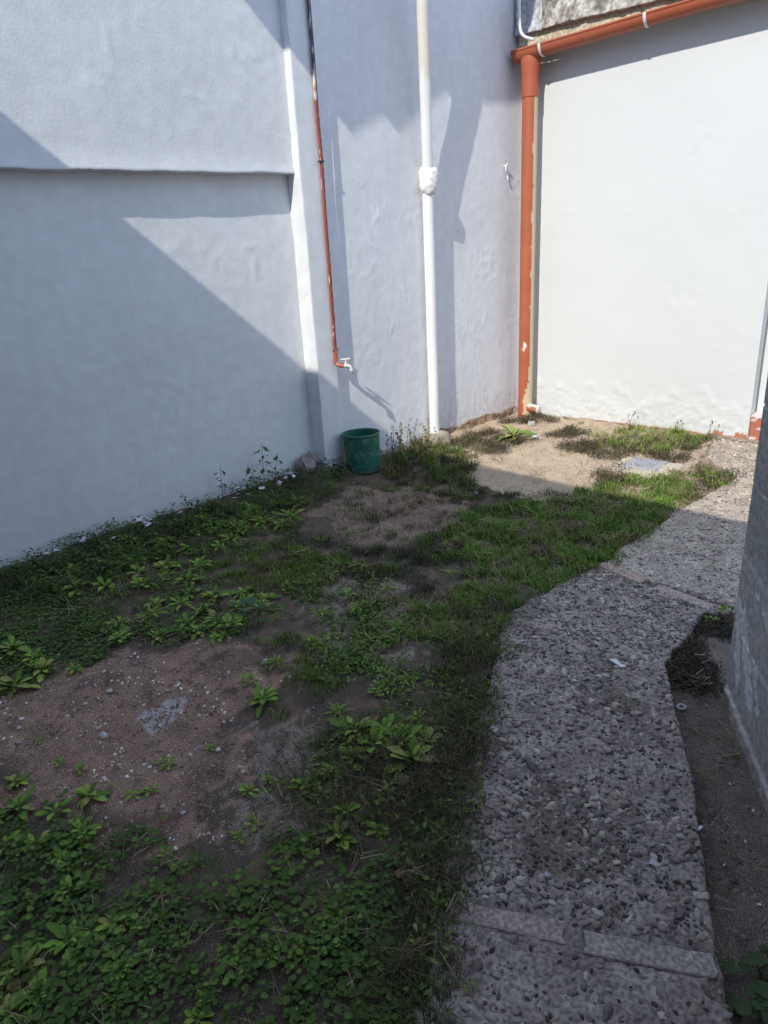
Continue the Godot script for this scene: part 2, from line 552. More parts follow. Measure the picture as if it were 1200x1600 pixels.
func build_path() -> void:
	var pos := PackedVector3Array()
	var cols := PackedColorArray()
	var nu := 90
	var rows := 0
	var ts := []
	for k in path_pairs.size() - 1:
		var a = path_pairs[k]
		var b = path_pairs[k + 1]
		var n := int(Vector2(a[0] - b[0], a[1] - b[1]).length() / 0.010) + 1
		for i in n:
			ts.append(k + float(i) / n)
	ts.append(path_pairs.size() - 1.0)
	for t in ts:
		var r := path_row(t)
		for i in nu:
			var s := clampf((i - 1.0) / (nu - 3.0), 0.0, 1.0)
			var p: Vector2 = r[0].lerp(r[1], s)
			if i <= 1 or i >= nu - 2:
				p += Vector2(0.012, 0.012) * n_fine.get_noise_2d(p.x * 0.5, p.y * 0.5) + Vector2(0.05, 0.0) * n_mid.get_noise_2d(p.x * 0.8, p.y * 0.8) * (1.0 if i <= 1 else 0.25)
			var y := path_h(p.x, p.y)
			if i == 0 or i == nu - 1:
				y = -0.2
			elif i == 1 or i == nu - 2:
				y -= 0.006
			pos.append(Vector3(p.x, y, p.y))
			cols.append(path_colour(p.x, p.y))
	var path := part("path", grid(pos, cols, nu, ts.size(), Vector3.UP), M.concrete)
	path.set_meta("kind", "structure")
	path.set_meta("label", "worn concrete path with exposed river pebbles")
	# bricks laid across the path
	var spots := brick_spots
	for k in spots.size():
		var b = spots[k]
		var a := Vector2(b[0], b[1])
		var d := Vector2(b[2], b[3])
		var len_ := a.distance_to(d)
		var tint := [Color(0.54, 0.44, 0.40), Color(0.52, 0.44, 0.40), Color(0.60, 0.43, 0.36), Color(0.55, 0.45, 0.39)]
		var o := part("brick", bev_box(Vector3(len_, 0.07, 0.058), tint[k], 0.004, k + 3, 0.013), M.brick_face, path)
		var mid := (a + d) / 2.0
		o.position = Vector3(mid.x, path_h(mid.x, mid.y) - 0.0265, mid.y)
		o.rotation = Vector3(0.02, -atan2(d.y - a.y, d.x - a.x), 0.015 * (k - 1))
	# pebbles: the largest ones near the camera are pieces of their own, the rest one mass
	var shapes := []
	for k in 6:
		shapes.append(lump(Vector3(1.0, 0.5, 0.78), k + 20, 0.42, Color.WHITE, 10))
	var tones := [Color(0.33, 0.265, 0.235), Color(0.18, 0.145, 0.132), Color(0.44, 0.365, 0.30), Color(0.38, 0.265, 0.22), Color(0.23, 0.187, 0.175), Color(0.58, 0.49, 0.40), Color(0.38, 0.31, 0.26)]
	var mats := []
	for k in tones.size():
		var m := mat("pebble_%d" % k, (tones[k] * 0.9 as Color).linear_to_srgb(), 0.75, true)
		mats.append(m)
	var all := []
	var tries := 0
	while all.size() < 9000 and tries < 90000:
		tries += 1
		var t := pow(rng.randf(), 0.8) * 8.9 + 0.2
		var r := path_row(t)
		var p: Vector2 = r[0].lerp(r[1], rng.randf_range(0.015, 0.985))
		if p.x > 3.1 and p.y < 2.3:
			continue
		var dens := n_mid.get_noise_2d(p.x * 0.7 + 90.0, p.y * 0.7)
		if dens < -0.05 and rng.randf() < 0.7:
			continue
		var skip := false
		for b in spots:
			var a := Vector2(b[0], b[1])
			var d := Vector2(b[2], b[3])
			if Geometry2D.get_closest_point_to_segment(p, a, d).distance_to(p) < 0.045:
				skip = true
		if skip:
			continue
		var size := 0.0045 + 0.0100 * pow(rng.randf(), 1.7)
		if rng.randf() < 0.07:
			size = rng.randf_range(0.012, 0.018)
		var dist := p.distance_to(Vector2(3.79, 5.23))
		all.append([size / (dist + 0.8), p, size])
	all.sort_custom(func(a, b): return a[0] > b[0])
	var mm := []
	for k in all.size():
		var p: Vector2 = all[k][1]
		var s: float = all[k][2]
		var bs := Basis.from_euler(Vector3(rng.randf_range(-0.3, 0.3), rng.randf() * TAU, rng.randf_range(-0.3, 0.3))).scaled_local(Vector3(s * rng.randf_range(0.9, 1.35), s * rng.randf_range(0.7, 1.0), s))
		var tr := Transform3D(bs, Vector3(p.x, path_h(p.x, p.y) + s * rng.randf_range(-0.42, 0.04), p.y))
		var tone := int(pow(rng.randf(), 1.2) * tones.size()) % tones.size()
		if k < 300:
			var o := part("pebble", shapes[k % 6], mats[tone], path)
			o.transform = tr
		else:
			mm.append([tr, tones[tone] * rng.randf_range(0.8, 1.15) * (1.15 if p.y < 2.33 else 0.9)])  # far pebbles tinted lighter too, to go with the painted sunlit brightness
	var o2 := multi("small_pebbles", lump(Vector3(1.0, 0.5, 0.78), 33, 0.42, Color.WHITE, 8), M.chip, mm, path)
	o2.set_meta("kind", "stuff")
	# dark specks standing in for the shade of pits between the stones
	var shade_specks := []
	for k in 15000:
		var t := rng.randf() * 8.9 + 0.1
		var rr := path_row(t)
		var p: Vector2 = rr[0].lerp(rr[1], rng.randf_range(0.0, 1.0))
		for b in spots:
			if Geometry2D.get_closest_point_to_segment(p, Vector2(b[0], b[1]), Vector2(b[2], b[3])).distance_to(p) < 0.02:
				p = Vector2(99, 99)
		if p.x > 50.0 or n_fine.get_noise_2d(p.x * 0.6 + 3.0, p.y * 0.6) < -0.02 or (p.y < 2.3 and (p.x > 3.1 or rng.randf() < 0.6)):
			continue
		var s := rng.randf_range(0.0015, 0.0055)
		shade_specks.append([Transform3D(Basis(Vector3.UP, rng.randf() * TAU).scaled_local(Vector3(s * rng.randf_range(1.0, 1.8), s * 0.6, s)), Vector3(p.x, path_h(p.x, p.y) + s * 0.1, p.y)), [Color(0.05, 0.042, 0.035), Color(0.08, 0.066, 0.055), Color(0.12, 0.098, 0.08)][k % 3]])
	multi("pit_shade_specks", lump(Vector3(1, 0.7, 0.9), 77, 0.5, Color.WHITE, 6), M.soil_crumb, shade_specks, path).set_meta("kind", "stuff")


func multi(called: String, mesh: Mesh, m: Material, items: Array, parent: Node = self) -> MultiMeshInstance3D:
	var x := MultiMesh.new()
	x.transform_format = MultiMesh.TRANSFORM_3D
	x.use_colors = true
	x.mesh = mesh
	x.instance_count = items.size()
	for i in items.size():
		x.set_instance_transform(i, items[i][0])
		x.set_instance_color(i, items[i][1])
	var o := MultiMeshInstance3D.new()
	o.name = numbered(called) if parent == self else called
	o.multimesh = x
	o.material_override = m
	parent.add_child(o, true)
	return o


# ------------------------------------------------------------------ walls
func plaster(p: Vector3, n: Vector3, amp := 1.0) -> Vector3:
	var q := Vector3(p.x + 3.0, p.y, p.z)
	var h := 0.0080 * n_low.get_noise_3dv(q * 0.7) + 0.0008 * n_mid.get_noise_3dv(q * 0.5)
	# trowel ridges and shrunken, wrinkled paint in patches
	var mask := smoothstep(0.08, 0.35, n_low.get_noise_3dv(q * 1.7 + Vector3(20, 0, 4)))
	var ridge := n_ridge.get_noise_3dv(q * 1.1 + Vector3(0, 3.0, 0))
	h += 0.0018 * mask * maxf(ridge, -0.2) + 0.0014 * smoothstep(0.45, 0.75, ridge) * smoothstep(-0.1, 0.3, n_low.get_noise_3dv(q * 2.3 + Vector3(4, 8, 1)))
	h += 0.0006 * n_fine.get_noise_3dv(q) * (0.3 + mask)
	for g in scars:
		if absf(g[0] - p.z) < 0.12 and absf(g[1] - p.y) < 0.12:
			var c := Geometry2D.get_closest_point_to_segment(Vector2(p.z, p.y), Vector2(g[0], g[1]), Vector2(g[2], g[3]))
			h += 0.0030 * (1.0 - smoothstep(0.004, 0.016, c.distance_to(Vector2(p.z, p.y))))
	return n * h * amp


# raised scars in the plaster: [z, y, z, y]
var scars := [[1.62, 1.72, 1.56, 1.66], [1.60, 1.64, 1.55, 1.71], [1.66, 1.50, 1.60, 1.47], [1.75, 1.90, 1.70, 1.86], [1.35, 1.20, 1.33, 1.11], [1.5, 0.9, 1.46, 0.97], [2.55, 1.45, 2.55, 1.30], [2.62, 1.52, 2.40, 1.55], [3.3, 2.55, 3.31, 2.38], [2.9, 2.3, 2.7, 2.27], [0.85, 1.2, 0.8, 1.28], [0.4, 0.9, 0.44, 0.8]]


func white_left(p: Vector3) -> Color:
	var c := Color(0.705, 0.73, 0.75)
	return c * (1.0 + 0.05 * n_low.get_noise_3dv(p * 1.5))


func build_left_wall() -> void:
	var w := thing("garden_wall", "white plastered wall with overhanging upper band and a pilaster, on the left", "wall", Vector3.ZERO)
	var ys := steps(-0.3, 1.95, 0.02)
	var flat := func(p): return plaster(p, Vector3.RIGHT)
	var zs := steps(0.0, 2.3, 0.018) + steps(2.36, 4.4, 0.06)
	part("lower_wall", slab(Vector3(-0.09, 0, 2.2), Vector3.BACK, Vector3.UP, Vector3.RIGHT, zs, ys, 0.3, flat, white_left), M.wall_paint, w)
	# the upper band, its lower lip uneven and a little swollen
	var up := func(p):
		var d := plaster(p, Vector3.RIGHT)
		var lip := clampf((2.06 - p.y) / 0.13, 0.0, 1.0)
		d += Vector3.RIGHT * 0.010 * lip * lip
		d += Vector3.UP * lip * (0.005 * n_mid.get_noise_2d(p.z * 0.6, 3.0) + 0.002 * n_fine.get_noise_2d(p.z * 0.8, 8.0))
		return d
	part("upper_band", slab(Vector3(-0.02, 1.925, 2.2), Vector3.BACK, Vector3.UP, Vector3.RIGHT, zs, steps(0.0, 1.15, 0.018) + steps(1.2, 2.3, 0.06), 0.33, up, white_left), M.wall_paint, w)
	var pil := func(p):
		var e := 0.006 * n_mid.get_noise_2d(p.y * 0.8, p.z * 0.5)
		return plaster(p, Vector3.RIGHT, 0.7) + Vector3(0, 0, e if p.z > 2.15 else 0.004 * n_mid.get_noise_2d(p.y * 0.6, 9.0))
	part("pilaster", slab(Vector3(0.038, -0.3, 2.055), Vector3.BACK, Vector3.UP, Vector3.RIGHT, steps(0.0, 0.178, 0.018), steps(0.0, 3.3, 0.018) + steps(3.4, 4.52, 0.06), 0.36, pil, white_left), M.wall_paint, w)
	# the bay behind the pipes, its foot stained in streaks where the paint is worn
	var stain := func(p: Vector3) -> Color:
		var c := Color(0.70, 0.72, 0.755) * (1.0 + 0.05 * n_low.get_noise_3dv(p * 1.5))
		var top := 0.20 + 0.16 * n_mid.get_noise_2d(p.z * 2.5, 1.0) + 0.10 * n_fine.get_noise_2d(p.z * 1.6, 2.0)
		if p.z < 1.15 and p.y < top:
			var s := n_fine.get_noise_2d(p.z * 2.6, p.y * 0.35)
			if s > -0.12:
				c = c.lerp(Color(0.46, 0.39, 0.35), 0.38)
		if p.y < 0.05 + 0.03 * n_mid.get_noise_2d(p.z, 4.0):
			c = c.lerp(Color(0.36, 0.28, 0.22), 0.6)
		return c
	part("bay_wall", slab(Vector3(0, -0.3, -0.1), Vector3.BACK, Vector3.UP, Vector3.RIGHT, steps(0.0, 2.2, 0.012), steps(0.0, 3.3, 0.016) + steps(3.4, 4.52, 0.06), 0.35, flat, stain), M.wall_paint, w)
	# crumbling unpainted footing under the bay
	var foot := func(p):
		var k := 0.02 * n_mid.get_noise_2d(p.z * 1.2, p.y * 2.0) + 0.008 * n_fine.get_noise_2d(p.z, p.y)
		return Vector3(k, 0.03 * n_mid.get_noise_2d(p.z * 0.9, 7.0) * clampf(p.y * 20.0, 0, 1), 0)
	var fc := func(p): return Color(0.50, 0.36, 0.26) * (1.0 + 0.4 * n_fine.get_noise_2d(p.z, p.y * 2.0))
	part("bare_footing", slab(Vector3(0.012, -0.2, 0.0), Vector3.BACK, Vector3.UP, Vector3.RIGHT, steps(0.0, 1.02, 0.012), steps(0.0, 0.262, 0.012), 0.05, foot, fc), M.soil, w)
	# overlapping roof sheets that jut out over the top of the wall and throw the stepped shade
	var edge := [[2.95, 4.09, 0.585, 0.69, 4.20], [2.55, 3.66, 0.555, 0.685, 4.212], [1.5, 2.85, 0.58, 0.615, 4.224], [-0.1, 1.6, 0.57, 0.59, 4.236]]
	for e in edge:
		var us := steps(0.0, e[1] - e[0], 0.02)
		var vs := steps(0.0, 1.0, 0.1)
		var pos := PackedVector3Array()
		var cols := PackedColorArray()
		for side in 2:
			for j in vs.size():
				for i in us.size():
					var jj: int = j if side == 0 else vs.size() - 1 - j
					var z: float = e[0] + us[i]
					var x: float = lerpf(-0.32, lerpf(e[2], e[3], us[i] / (e[1] - e[0])), vs[jj])
					pos.append(Vector3(x, e[4] + 0.008 * sin(z * 84.0) + (0.0 if side == 0 else 0.009), z))
					cols.append(Color(0.33, 0.32, 0.30))
		part("roof_sheet", grid(pos, cols, us.size(), vs.size() * 2, Vector3.UP), M.cement_render, w)


func build_back_wall() -> void:
	var w := thing("back_wall", "bright sunlit white wall across the back of the yard", "wall", Vector3.ZERO)
	var o := BU * -0.25 - BN * 0.075
	var flat := func(p):
		var k := 0.0
		var foot := 0.30 + 0.15 * n_mid.get_noise_2d(BU.dot(p) * 0.7, 3.0)
		if p.y < foot:
			k = 0.010 * maxf(n_mid.get_noise_3dv(p * 1.1), -0.1) + 0.003 * n_fine.get_noise_3dv(p)
		return plaster(p + Vector3(11, 0, 0), BN, 0.8) + BN * k
	var col := func(p: Vector3) -> Color:
		var c := Color(0.60, 0.625, 0.635) * (1.0 + 0.03 * n_low.get_noise_3dv(p))
		if p.y > 2.79 + 0.01 * n_mid.get_noise_2d(p.x, 1.0):
			c = Color(0.60, 0.54, 0.40)
		var s := BU.dot(p)
		var base := 0.004 + 0.016 * n_mid.get_noise_2d(s * 1.4, 2.0) + (0.03 if s > 1.55 and n_mid.get_noise_2d(s * 1.3, 12.0) > 0.0 else 0.0)
		if p.y < base and s > 0.75:
			c = Color(0.40, 0.16, 0.10)
		elif p.y < 0.10 + 0.10 * n_mid.get_noise_2d(s * 2.0, 5.0) and n_fine.get_noise_2d(s * 2.0, p.y) > 0.25:
			c = c * 0.86
		return c
	part("wall_face", slab(o + Vector3(0, -0.3, 0), BU, Vector3.UP, BN, steps(0.0, 2.18, 0.014), steps(0.0, 0.55, 0.01) + steps(0.57, 3.19, 0.022), 0.35, flat, col), M.smooth_paint, w)
	# doorway at the right end: red threshold, white frame and door set back
	var d := BU * 1.93 - BN * 0.075
	var sill := func(p: Vector3) -> Color:
		var worn := n_fine.get_noise_3dv(p * 1.2) + n_mid.get_noise_3dv(p * 2.0)
		return Color(0.66, 0.58, 0.55) if worn > 0.28 or (p.y > 0.165 and worn > -0.25) else Color(0.40, 0.135, 0.085)
	part("threshold", slab(d + BU * 0.004 + Vector3(0, -0.2, 0) + BN * 0.012, BU, Vector3.UP, BN, steps(0.0, 1.0, 0.015), steps(0.0, 0.375, 0.015), 0.4, func(p): return plaster(p, BN, 0.6), sill), M.smooth_paint, w)
	var wc := func(_p): return Color(0.60, 0.625, 0.635)
	part("door_frame", slab(d + BU * 0.01 + Vector3(0, 0.17, 0) - BN * 0.10, BU, Vector3.UP, BN, steps(0.0, 0.115, 0.02), steps(0.0, 2.1, 0.04), 0.15, func(p): return plaster(p, BN, 0.4), wc), M.smooth_paint, w)
	part("door", slab(d + BU * 0.12 + Vector3(0, 0.17, 0) - BN * 0.13, BU, Vector3.UP, BN, steps(0.0, 0.85, 0.05), steps(0.0, 2.1, 0.05), 0.05, func(_p): return Vector3.ZERO, wc), M.smooth_paint, w)
	part("lintel", slab(d + Vector3(0, 2.25, 0), BU, Vector3.UP, BN, steps(0.0, 1.0, 0.05), steps(0.0, 0.64, 0.04), 0.35, func(p): return plaster(p, BN, 0.4), wc), M.smooth_paint, w)
	part("wall_end", slab(d + BU * 1.0 + Vector3(0, -0.3, 0), BU, Vector3.UP, BN, steps(0.0, 1.6, 0.08), steps(0.0, 3.19, 0.08), 0.35, func(p): return plaster(p, BN, 0.4), wc), M.smooth_paint, w)
	# the weathered slab along the top
	var rough := func(p: Vector3):
		return BN * (0.018 * n_mid.get_noise_3dv(p * 1.2) + 0.010 * n_fine.get_noise_3dv(p)) + Vector3.UP * 0.008 * n_mid.get_noise_3dv(p * 1.3 + Vector3(5, 0, 0))
	var sc := func(p: Vector3):
		var k := n_mid.get_noise_3dv(p * 1.4 + Vector3(2, 0, 0)) + 0.6 * n_fine.get_noise_3dv(p * 0.8)
		if k > 0.10:
			return Color(0.66, 0.63, 0.58)
		if k < -0.22:
			return Color(0.20, 0.185, 0.165)
		return Color(0.40, 0.37, 0.32)
	part("slab_edge", slab(BU * 0.24 + Vector3(0, 2.885, 0) + BN * 0.085, BU, Vector3.UP, BN, steps(0.0, 3.2, 0.016), steps(0.0, 0.30, 0.016), 0.5, rough, sc), M.cement_render, w)
	var fc := func(p: Vector3): return Color(0.62, 0.55, 0.40) * (1.0 + 0.15 * n_mid.get_noise_3dv(p * 1.5))
	part("fascia", slab(BU * 0.03 + Vector3(0, 2.80, 0) + BN * 0.045, BU, Vector3.UP, BN, steps(0.0, 3.2, 0.05), steps(0.0, 0.10, 0.02), 0.2, func(p): return plaster(p, BN, 0.5), fc), M.cement_render, w)
	var bc := func(p: Vector3):
		return Color(0.55, 0.57, 0.60) * (1.0 + 0.3 * n_mid.get_noise_3dv(p * 1.5))
	part("slab_end", slab(BU * 0.02 + Vector3(0, 2.88, 0) + BN * 0.075, BU, Vector3.UP, BN, steps(0.0, 0.222, 0.016), steps(0.0, 0.28, 0.016), 0.4, rough, bc), M.cement_render, w)


func build_near_house() -> void:
	var w := thing("near_house", "grey cement rendered house corner standing beside the path at the right", "house", HO)
	var smear := func(p: Vector3) -> Color:
		var q := p + HO
		var s := HU.dot(p)
		var a := Vector2(s, q.y)
		var c := Color(0.56, 0.54, 0.515) * (1.0 + 0.10 * n_low.get_noise_3dv(q * 2.0) + 0.08 * n_mid.get_noise_3dv(q))
		var wob := 0.025 * n_fine.get_noise_2d(s * 0.9, q.y * 0.9)
		var k := 9.0
		for g in [[0.03, 0.32, 0.12, 0.10, 0.030], [0.10, 0.31, 0.28, 0.11, 0.036], [0.27, 0.24, 0.36, 0.12, 0.012], [0.20, 0.45, 0.42, 0.40, 0.006]]:
			var b := Geometry2D.get_closest_point_to_segment(a, Vector2(g[0], g[1]), Vector2(g[2], g[3]))
			k = minf(k, b.distance_to(a) + wob - g[4])
		if k < 0.0:
			c = c.lerp(Color(0.92, 0.93, 0.95), 0.85 + 0.4 * n_fine.get_noise_2d(s, q.y * 3.0))
		if q.y < 1.3 and absf(q.y - roundf(q.y / 0.25) * 0.25) < 0.010 + 0.006 * n_mid.get_noise_2d(s, 2.0):
			c = c * 1.22
		if q.y > 0.55 + 0.05 * n_mid.get_noise_2d(s, 1.0):
			c = c * 0.86
		return c
	var fl := func(p: Vector3):
		var s := HU.dot(p)
		var row := floorf(p.y / 0.25)
		var dy := absf(p.y - roundf(p.y / 0.25) * 0.25)
		var ds := absf(fposmod(s - (0.34 if int(row) % 2 == 0 else 0.14) + 0.2, 0.4) - 0.2)
		var k := 0.0
		if p.y < 1.3 and s < 0.78 and (ds < 0.005 or dy < 0.003):
			k = -0.004 * (0.6 + n_fine.get_noise_2d(s, p.y))
		return plaster(p + HO, HN, 0.25) + HN * k
	part("rendered_wall", slab(Vector3(0, -0.3, 0), HU, Vector3.UP, HN, steps(0.0, 0.8, 0.0065) + steps(0.85, 2.9, 0.06), steps(0.0, 1.6, 0.0065) + steps(1.65, 4.3, 0.06), 0.25, fl, smear), M.cement_render, w)
	var pc := func(p: Vector3): return Color(0.54, 0.49, 0.44) * (1.0 + 0.3 * n_mid.get_noise_3dv(p * 2.0) + 0.2 * n_fine.get_noise_3dv(p))
	var pr := func(p: Vector3): return HN * (0.006 * n_mid.get_noise_3dv(p * 1.3) + 0.004 * n_fine.get_noise_3dv(p))
	part("plinth", slab(HU * 0.03 + Vector3(0, -0.3, 0) + HN * 0.010, HU, Vector3.UP, HN, steps(0.0, 0.8, 0.012) + steps(0.85, 2.85, 0.06), steps(0.0, 0.30, 0.012), 0.1, pr, pc), M.cement_render, w)
	# the crack in the render
	var side := Vector3(1, 0, -0.12).normalized()
	var sn := Vector3(-0.12, 0, -1).normalized()
	part("side_wall", slab(HU * 0.02 + Vector3(0, -0.3, 0) + side * 0.02, side, Vector3.UP, sn, steps(0.05, 3.0, 0.15), steps(0.0, 4.28, 0.15), 0.02, func(p): return plaster(p + HO, sn, 0.5), pc), M.cement_render, w)
	# roof slab as a prism over the plan
	var st := SurfaceTool.new()
	st.begin(Mesh.PRIMITIVE_TRIANGLES)
	var plan := [Vector2(-0.03, -0.03), Vector2(1.62, 2.42), Vector2(4.0, 2.42), Vector2(4.0, -0.4)]
	for i in 4:
		var a: Vector2 = plan[i]
		var b: Vector2 = plan[(i + 1) % 4]
		var q := [Vector3(a.x, 4.0, a.y), Vector3(b.x, 4.0, b.y), Vector3(b.x, 4.16, b.y), Vector3(a.x, 4.16, a.y)]
		for k in [0, 1, 2, 0, 2, 3]:
			st.set_smooth_group(-1)
			st.set_color(Color(0.3, 0.29, 0.28))
			st.add_vertex(q[k])
	for y in [4.0, 4.16]:
		for k in [0, 1, 2, 0, 2, 3]:
			st.set_color(Color(0.3, 0.29, 0.28))
			st.add_vertex(Vector3(plan[k].x, y, plan[k].y))
	st.generate_normals()
	part("roof", st.commit(), M.cement_render, w)


func build_rear_house() -> void:
	# the house behind the camera: its straight eave throws the big shade over the yard
	var z0 := 1.38 + 4.0 / 0.873
	var w := thing("rear_house", "grey rendered house with a flat eave behind the viewer", "house", Vector3(0, 0, z0))
	var c := func(p: Vector3): return Color(0.64, 0.635, 0.62) * (1.0 + 0.1 * n_low.get_noise_3dv(p))
	var f := func(p: Vector3): return plaster(p, Vector3.FORWARD, 0.5)
	part("wall_face", slab(Vector3(2.7, -0.3, 0.16), Vector3.LEFT, Vector3.UP, Vector3.FORWARD, steps(0.0, 3.1, 0.2), steps(0.0, 4.1, 0.2), 0.3, f, c), M.cement_render, w)
	part("wall_face", slab(Vector3(6.6, -0.3, 0.16), Vector3.LEFT, Vector3.UP, Vector3.FORWARD, steps(0.0, 3.0, 0.2), steps(0.0, 4.1, 0.2), 0.3, f, c), M.cement_render, w)
	part("lintel", slab(Vector3(3.6, 2.2, 0.16), Vector3.LEFT, Vector3.UP, Vector3.FORWARD, steps(0.0, 0.9, 0.1), steps(0.0, 1.6, 0.1), 0.3, f, c), M.cement_render, w)
	part("door", bev_box(Vector3(0.9, 2.2, 0.05), Color(0.16, 0.09, 0.05), 0.01), M.cement_render, w).position = Vector3(3.15, 1.1, 0.3)
	part("roof_slab", bev_box(Vector3(7.2, 0.16, 5.0), Color(0.64, 0.635, 0.62), 0.01), M.cement_render, w).position = Vector3(3.0, 3.92, 2.5)


# ------------------------------------------------------------------ pipes and fittings
func build_gutter() -> void:
	var w := thing("rain_gutter", "terracotta coloured half round gutter and downpipe in the far corner", "gutter", BU * 0.15 + BN * 0.07)
	var org: Vector3 = BU * 0.15 + BN * 0.07
	var tc := Color(0.39, 0.105, 0.052)
	var half := func(s0: float, s1: float, r: float, y_at: Callable, called: String):
		var prof := []
		for i in 17:
			var a := PI + PI * i / 16.0
			prof.append(Vector2(cos(a) * r, sin(a) * r))
		prof.append(Vector2(r + 0.006, 0.002)); prof.append(Vector2(r + 0.006, 0.012)); prof.append(Vector2(r - 0.004, 0.012))
		for i in 17:
			var a := TAU - PI * i / 16.0
			prof.append(Vector2(cos(a) * (r - 0.004), sin(a) * (r - 0.004)))
		prof.append(Vector2(-r + 0.004, 0.012)); prof.append(Vector2(-r, 0.012)); prof.append(prof[0])
		var pos := PackedVector3Array()
		var cols := PackedColorArray()
		var ss := steps(s0, s1, 0.04)
		for s in ss:
			for q in prof:
				var p: Vector3 = BU * s + BN * (0.09 + q.x) + Vector3.UP * (y_at.call(s) + q.y)
				pos.append(p - org)
				cols.append(tc * (1.0 + 0.10 * n_mid.get_noise_3dv(p) + 0.05 * n_fine.get_noise_3dv(p)))
		return part(called, grid(pos, cols, prof.size(), ss.size(), Vector3.UP), M.coloured_plastic, w)
	var ya := func(s): return 2.762 + 0.048 * (s - 0.04)
	half.call(0.2, 3.4, 0.062, ya, "trough")
	half.call(0.035, 0.235, 0.068, ya, "outlet_joint")
	var cap := PackedVector3Array()
	var capc := PackedColorArray()
	for side in 2:
		for j in 5:
			for i in 13:
				var a := PI + PI * i / 12.0
				var jj := j if side == 0 else 4 - j
				var r: float = 0.07 * jj / 4.0
				var p: Vector3 = BU * (0.028 + 0.010 * side) + BN * (0.09 + cos(a) * r) + Vector3.UP * (ya.call(0.03) + sin(a) * r + 0.012)
				cap.append(p - org)
				capc.append(tc * 0.95)
	part("end_cap", grid(cap, capc, 13, 10, -BU), M.coloured_plastic, w)
	# downpipe: painted terracotta over cream plastic, the paint missing in a ragged strip on the wall's side
	var paint := func(p: Vector3, _a: float) -> Color:
		var q: Vector3 = p
		var ang := atan2(q.z, q.x)          # 0 = to the right along the wall
		var edge := 0.42 + 0.14 * n_mid.get_noise_2d(q.y * 0.7, 3.0) + 0.09 * n_fine.get_noise_2d(q.y * 0.35, 6.0)
		if q.y < 0.32:
			edge += 0.7 * clampf((0.32 - q.y) * 8.0, 0.0, 1.0) + 0.3 * n_fine.get_noise_2d(q.y, 1.0)
		if ang < edge and ang > -1.9:
			return Color(0.56, 0.47, 0.31)
		if Vector2(ang - 1.15, (q.y - 0.62) * 12.0).length() < 0.25 or Vector2(ang - 1.3, (q.y - 0.585) * 14.0).length() < 0.14:
			return Color(0.75, 0.72, 0.68)
		return tc * (1.0 + 0.12 * n_mid.get_noise_3dv(q + Vector3(4, 0, 0)) + 0.08 * n_fine.get_noise_3dv(q))
	var prof := [[0.060, -0.06]]
	for i in 150:
		prof.append([0.060, -0.05 + i * 0.0172])
	part("downpipe", lathe(prof, paint, 40), M.painted_pipe, w)
	part("socket", lathe([[0.062, 2.46], [0.066, 2.462], [0.066, 2.56], [0.067, 2.60], [0.072, 2.66], [0.078, 2.72], [0.07, 2.73]], func(p, _a): return tc * (1.0 + 0.1 * n_mid.get_noise_3dv(p)), 36), M.coloured_plastic, w)
	for s in [0.262, 1.03, 2.3]:
		var pts := []
		for i in 13:
			var a := PI * 0.98 + PI * 1.04 * i / 12.0
			pts.append(BU * s + BN * (0.09 + cos(a) * 0.067) + Vector3.UP * (ya.call(s) + sin(a) * 0.067 + 0.004) - org)
		var pos := PackedVector3Array()
		var cols := PackedColorArray()
		for p in pts:
			var r: Vector3 = (p - (BU * s + BN * 0.09 + Vector3.UP * ya.call(s) - org)).normalized()
			for q in [[-0.010, 0.0], [-0.010, 0.004], [0.010, 0.004], [0.010, 0.0], [-0.010, 0.0]]:
				pos.append(p + BU * q[0] + r * q[1])
				cols.append(Color(0.74, 0.73, 0.72))
		part("white_clip", grid(pos, cols, 5, pts.size(), Vector3.UP), M.coloured_plastic, w)
	# stub at the foot of the downpipe
	var stub := curve_pts([Vector3(0.02, 0.085, 0.01), Vector3(0.09, 0.085, 0.012), Vector3(0.150, 0.080, 0.012)], 10)
	part("drain_stub", tube(stub, [0.034], func(p, _a): return Color(0.72, 0.68, 0.65) if p.y > 0.108 + 0.012 * n_fine.get_noise_3dv(p * 2.0) or p.x > 0.146 else Color(0.40, 0.135, 0.085), 20), M.painted_pipe, w)
	# white bent tube over the gutter
	var t := part("overflow_tube", tube(curve_pts([Vector3(0.13, 3.3, 0.18), Vector3(0.143, 3.02, 0.186), Vector3(0.146, 2.90, 0.18), Vector3(0.165, 2.845, 0.165), Vector3(0.225, 2.815, 0.125)], 24), [0.011], plain(Color(0.78, 0.78, 0.77)), 12), M.coloured_plastic)
	tag(t, "thin white bent tube hanging from the slab above the gutter corner", "tube")


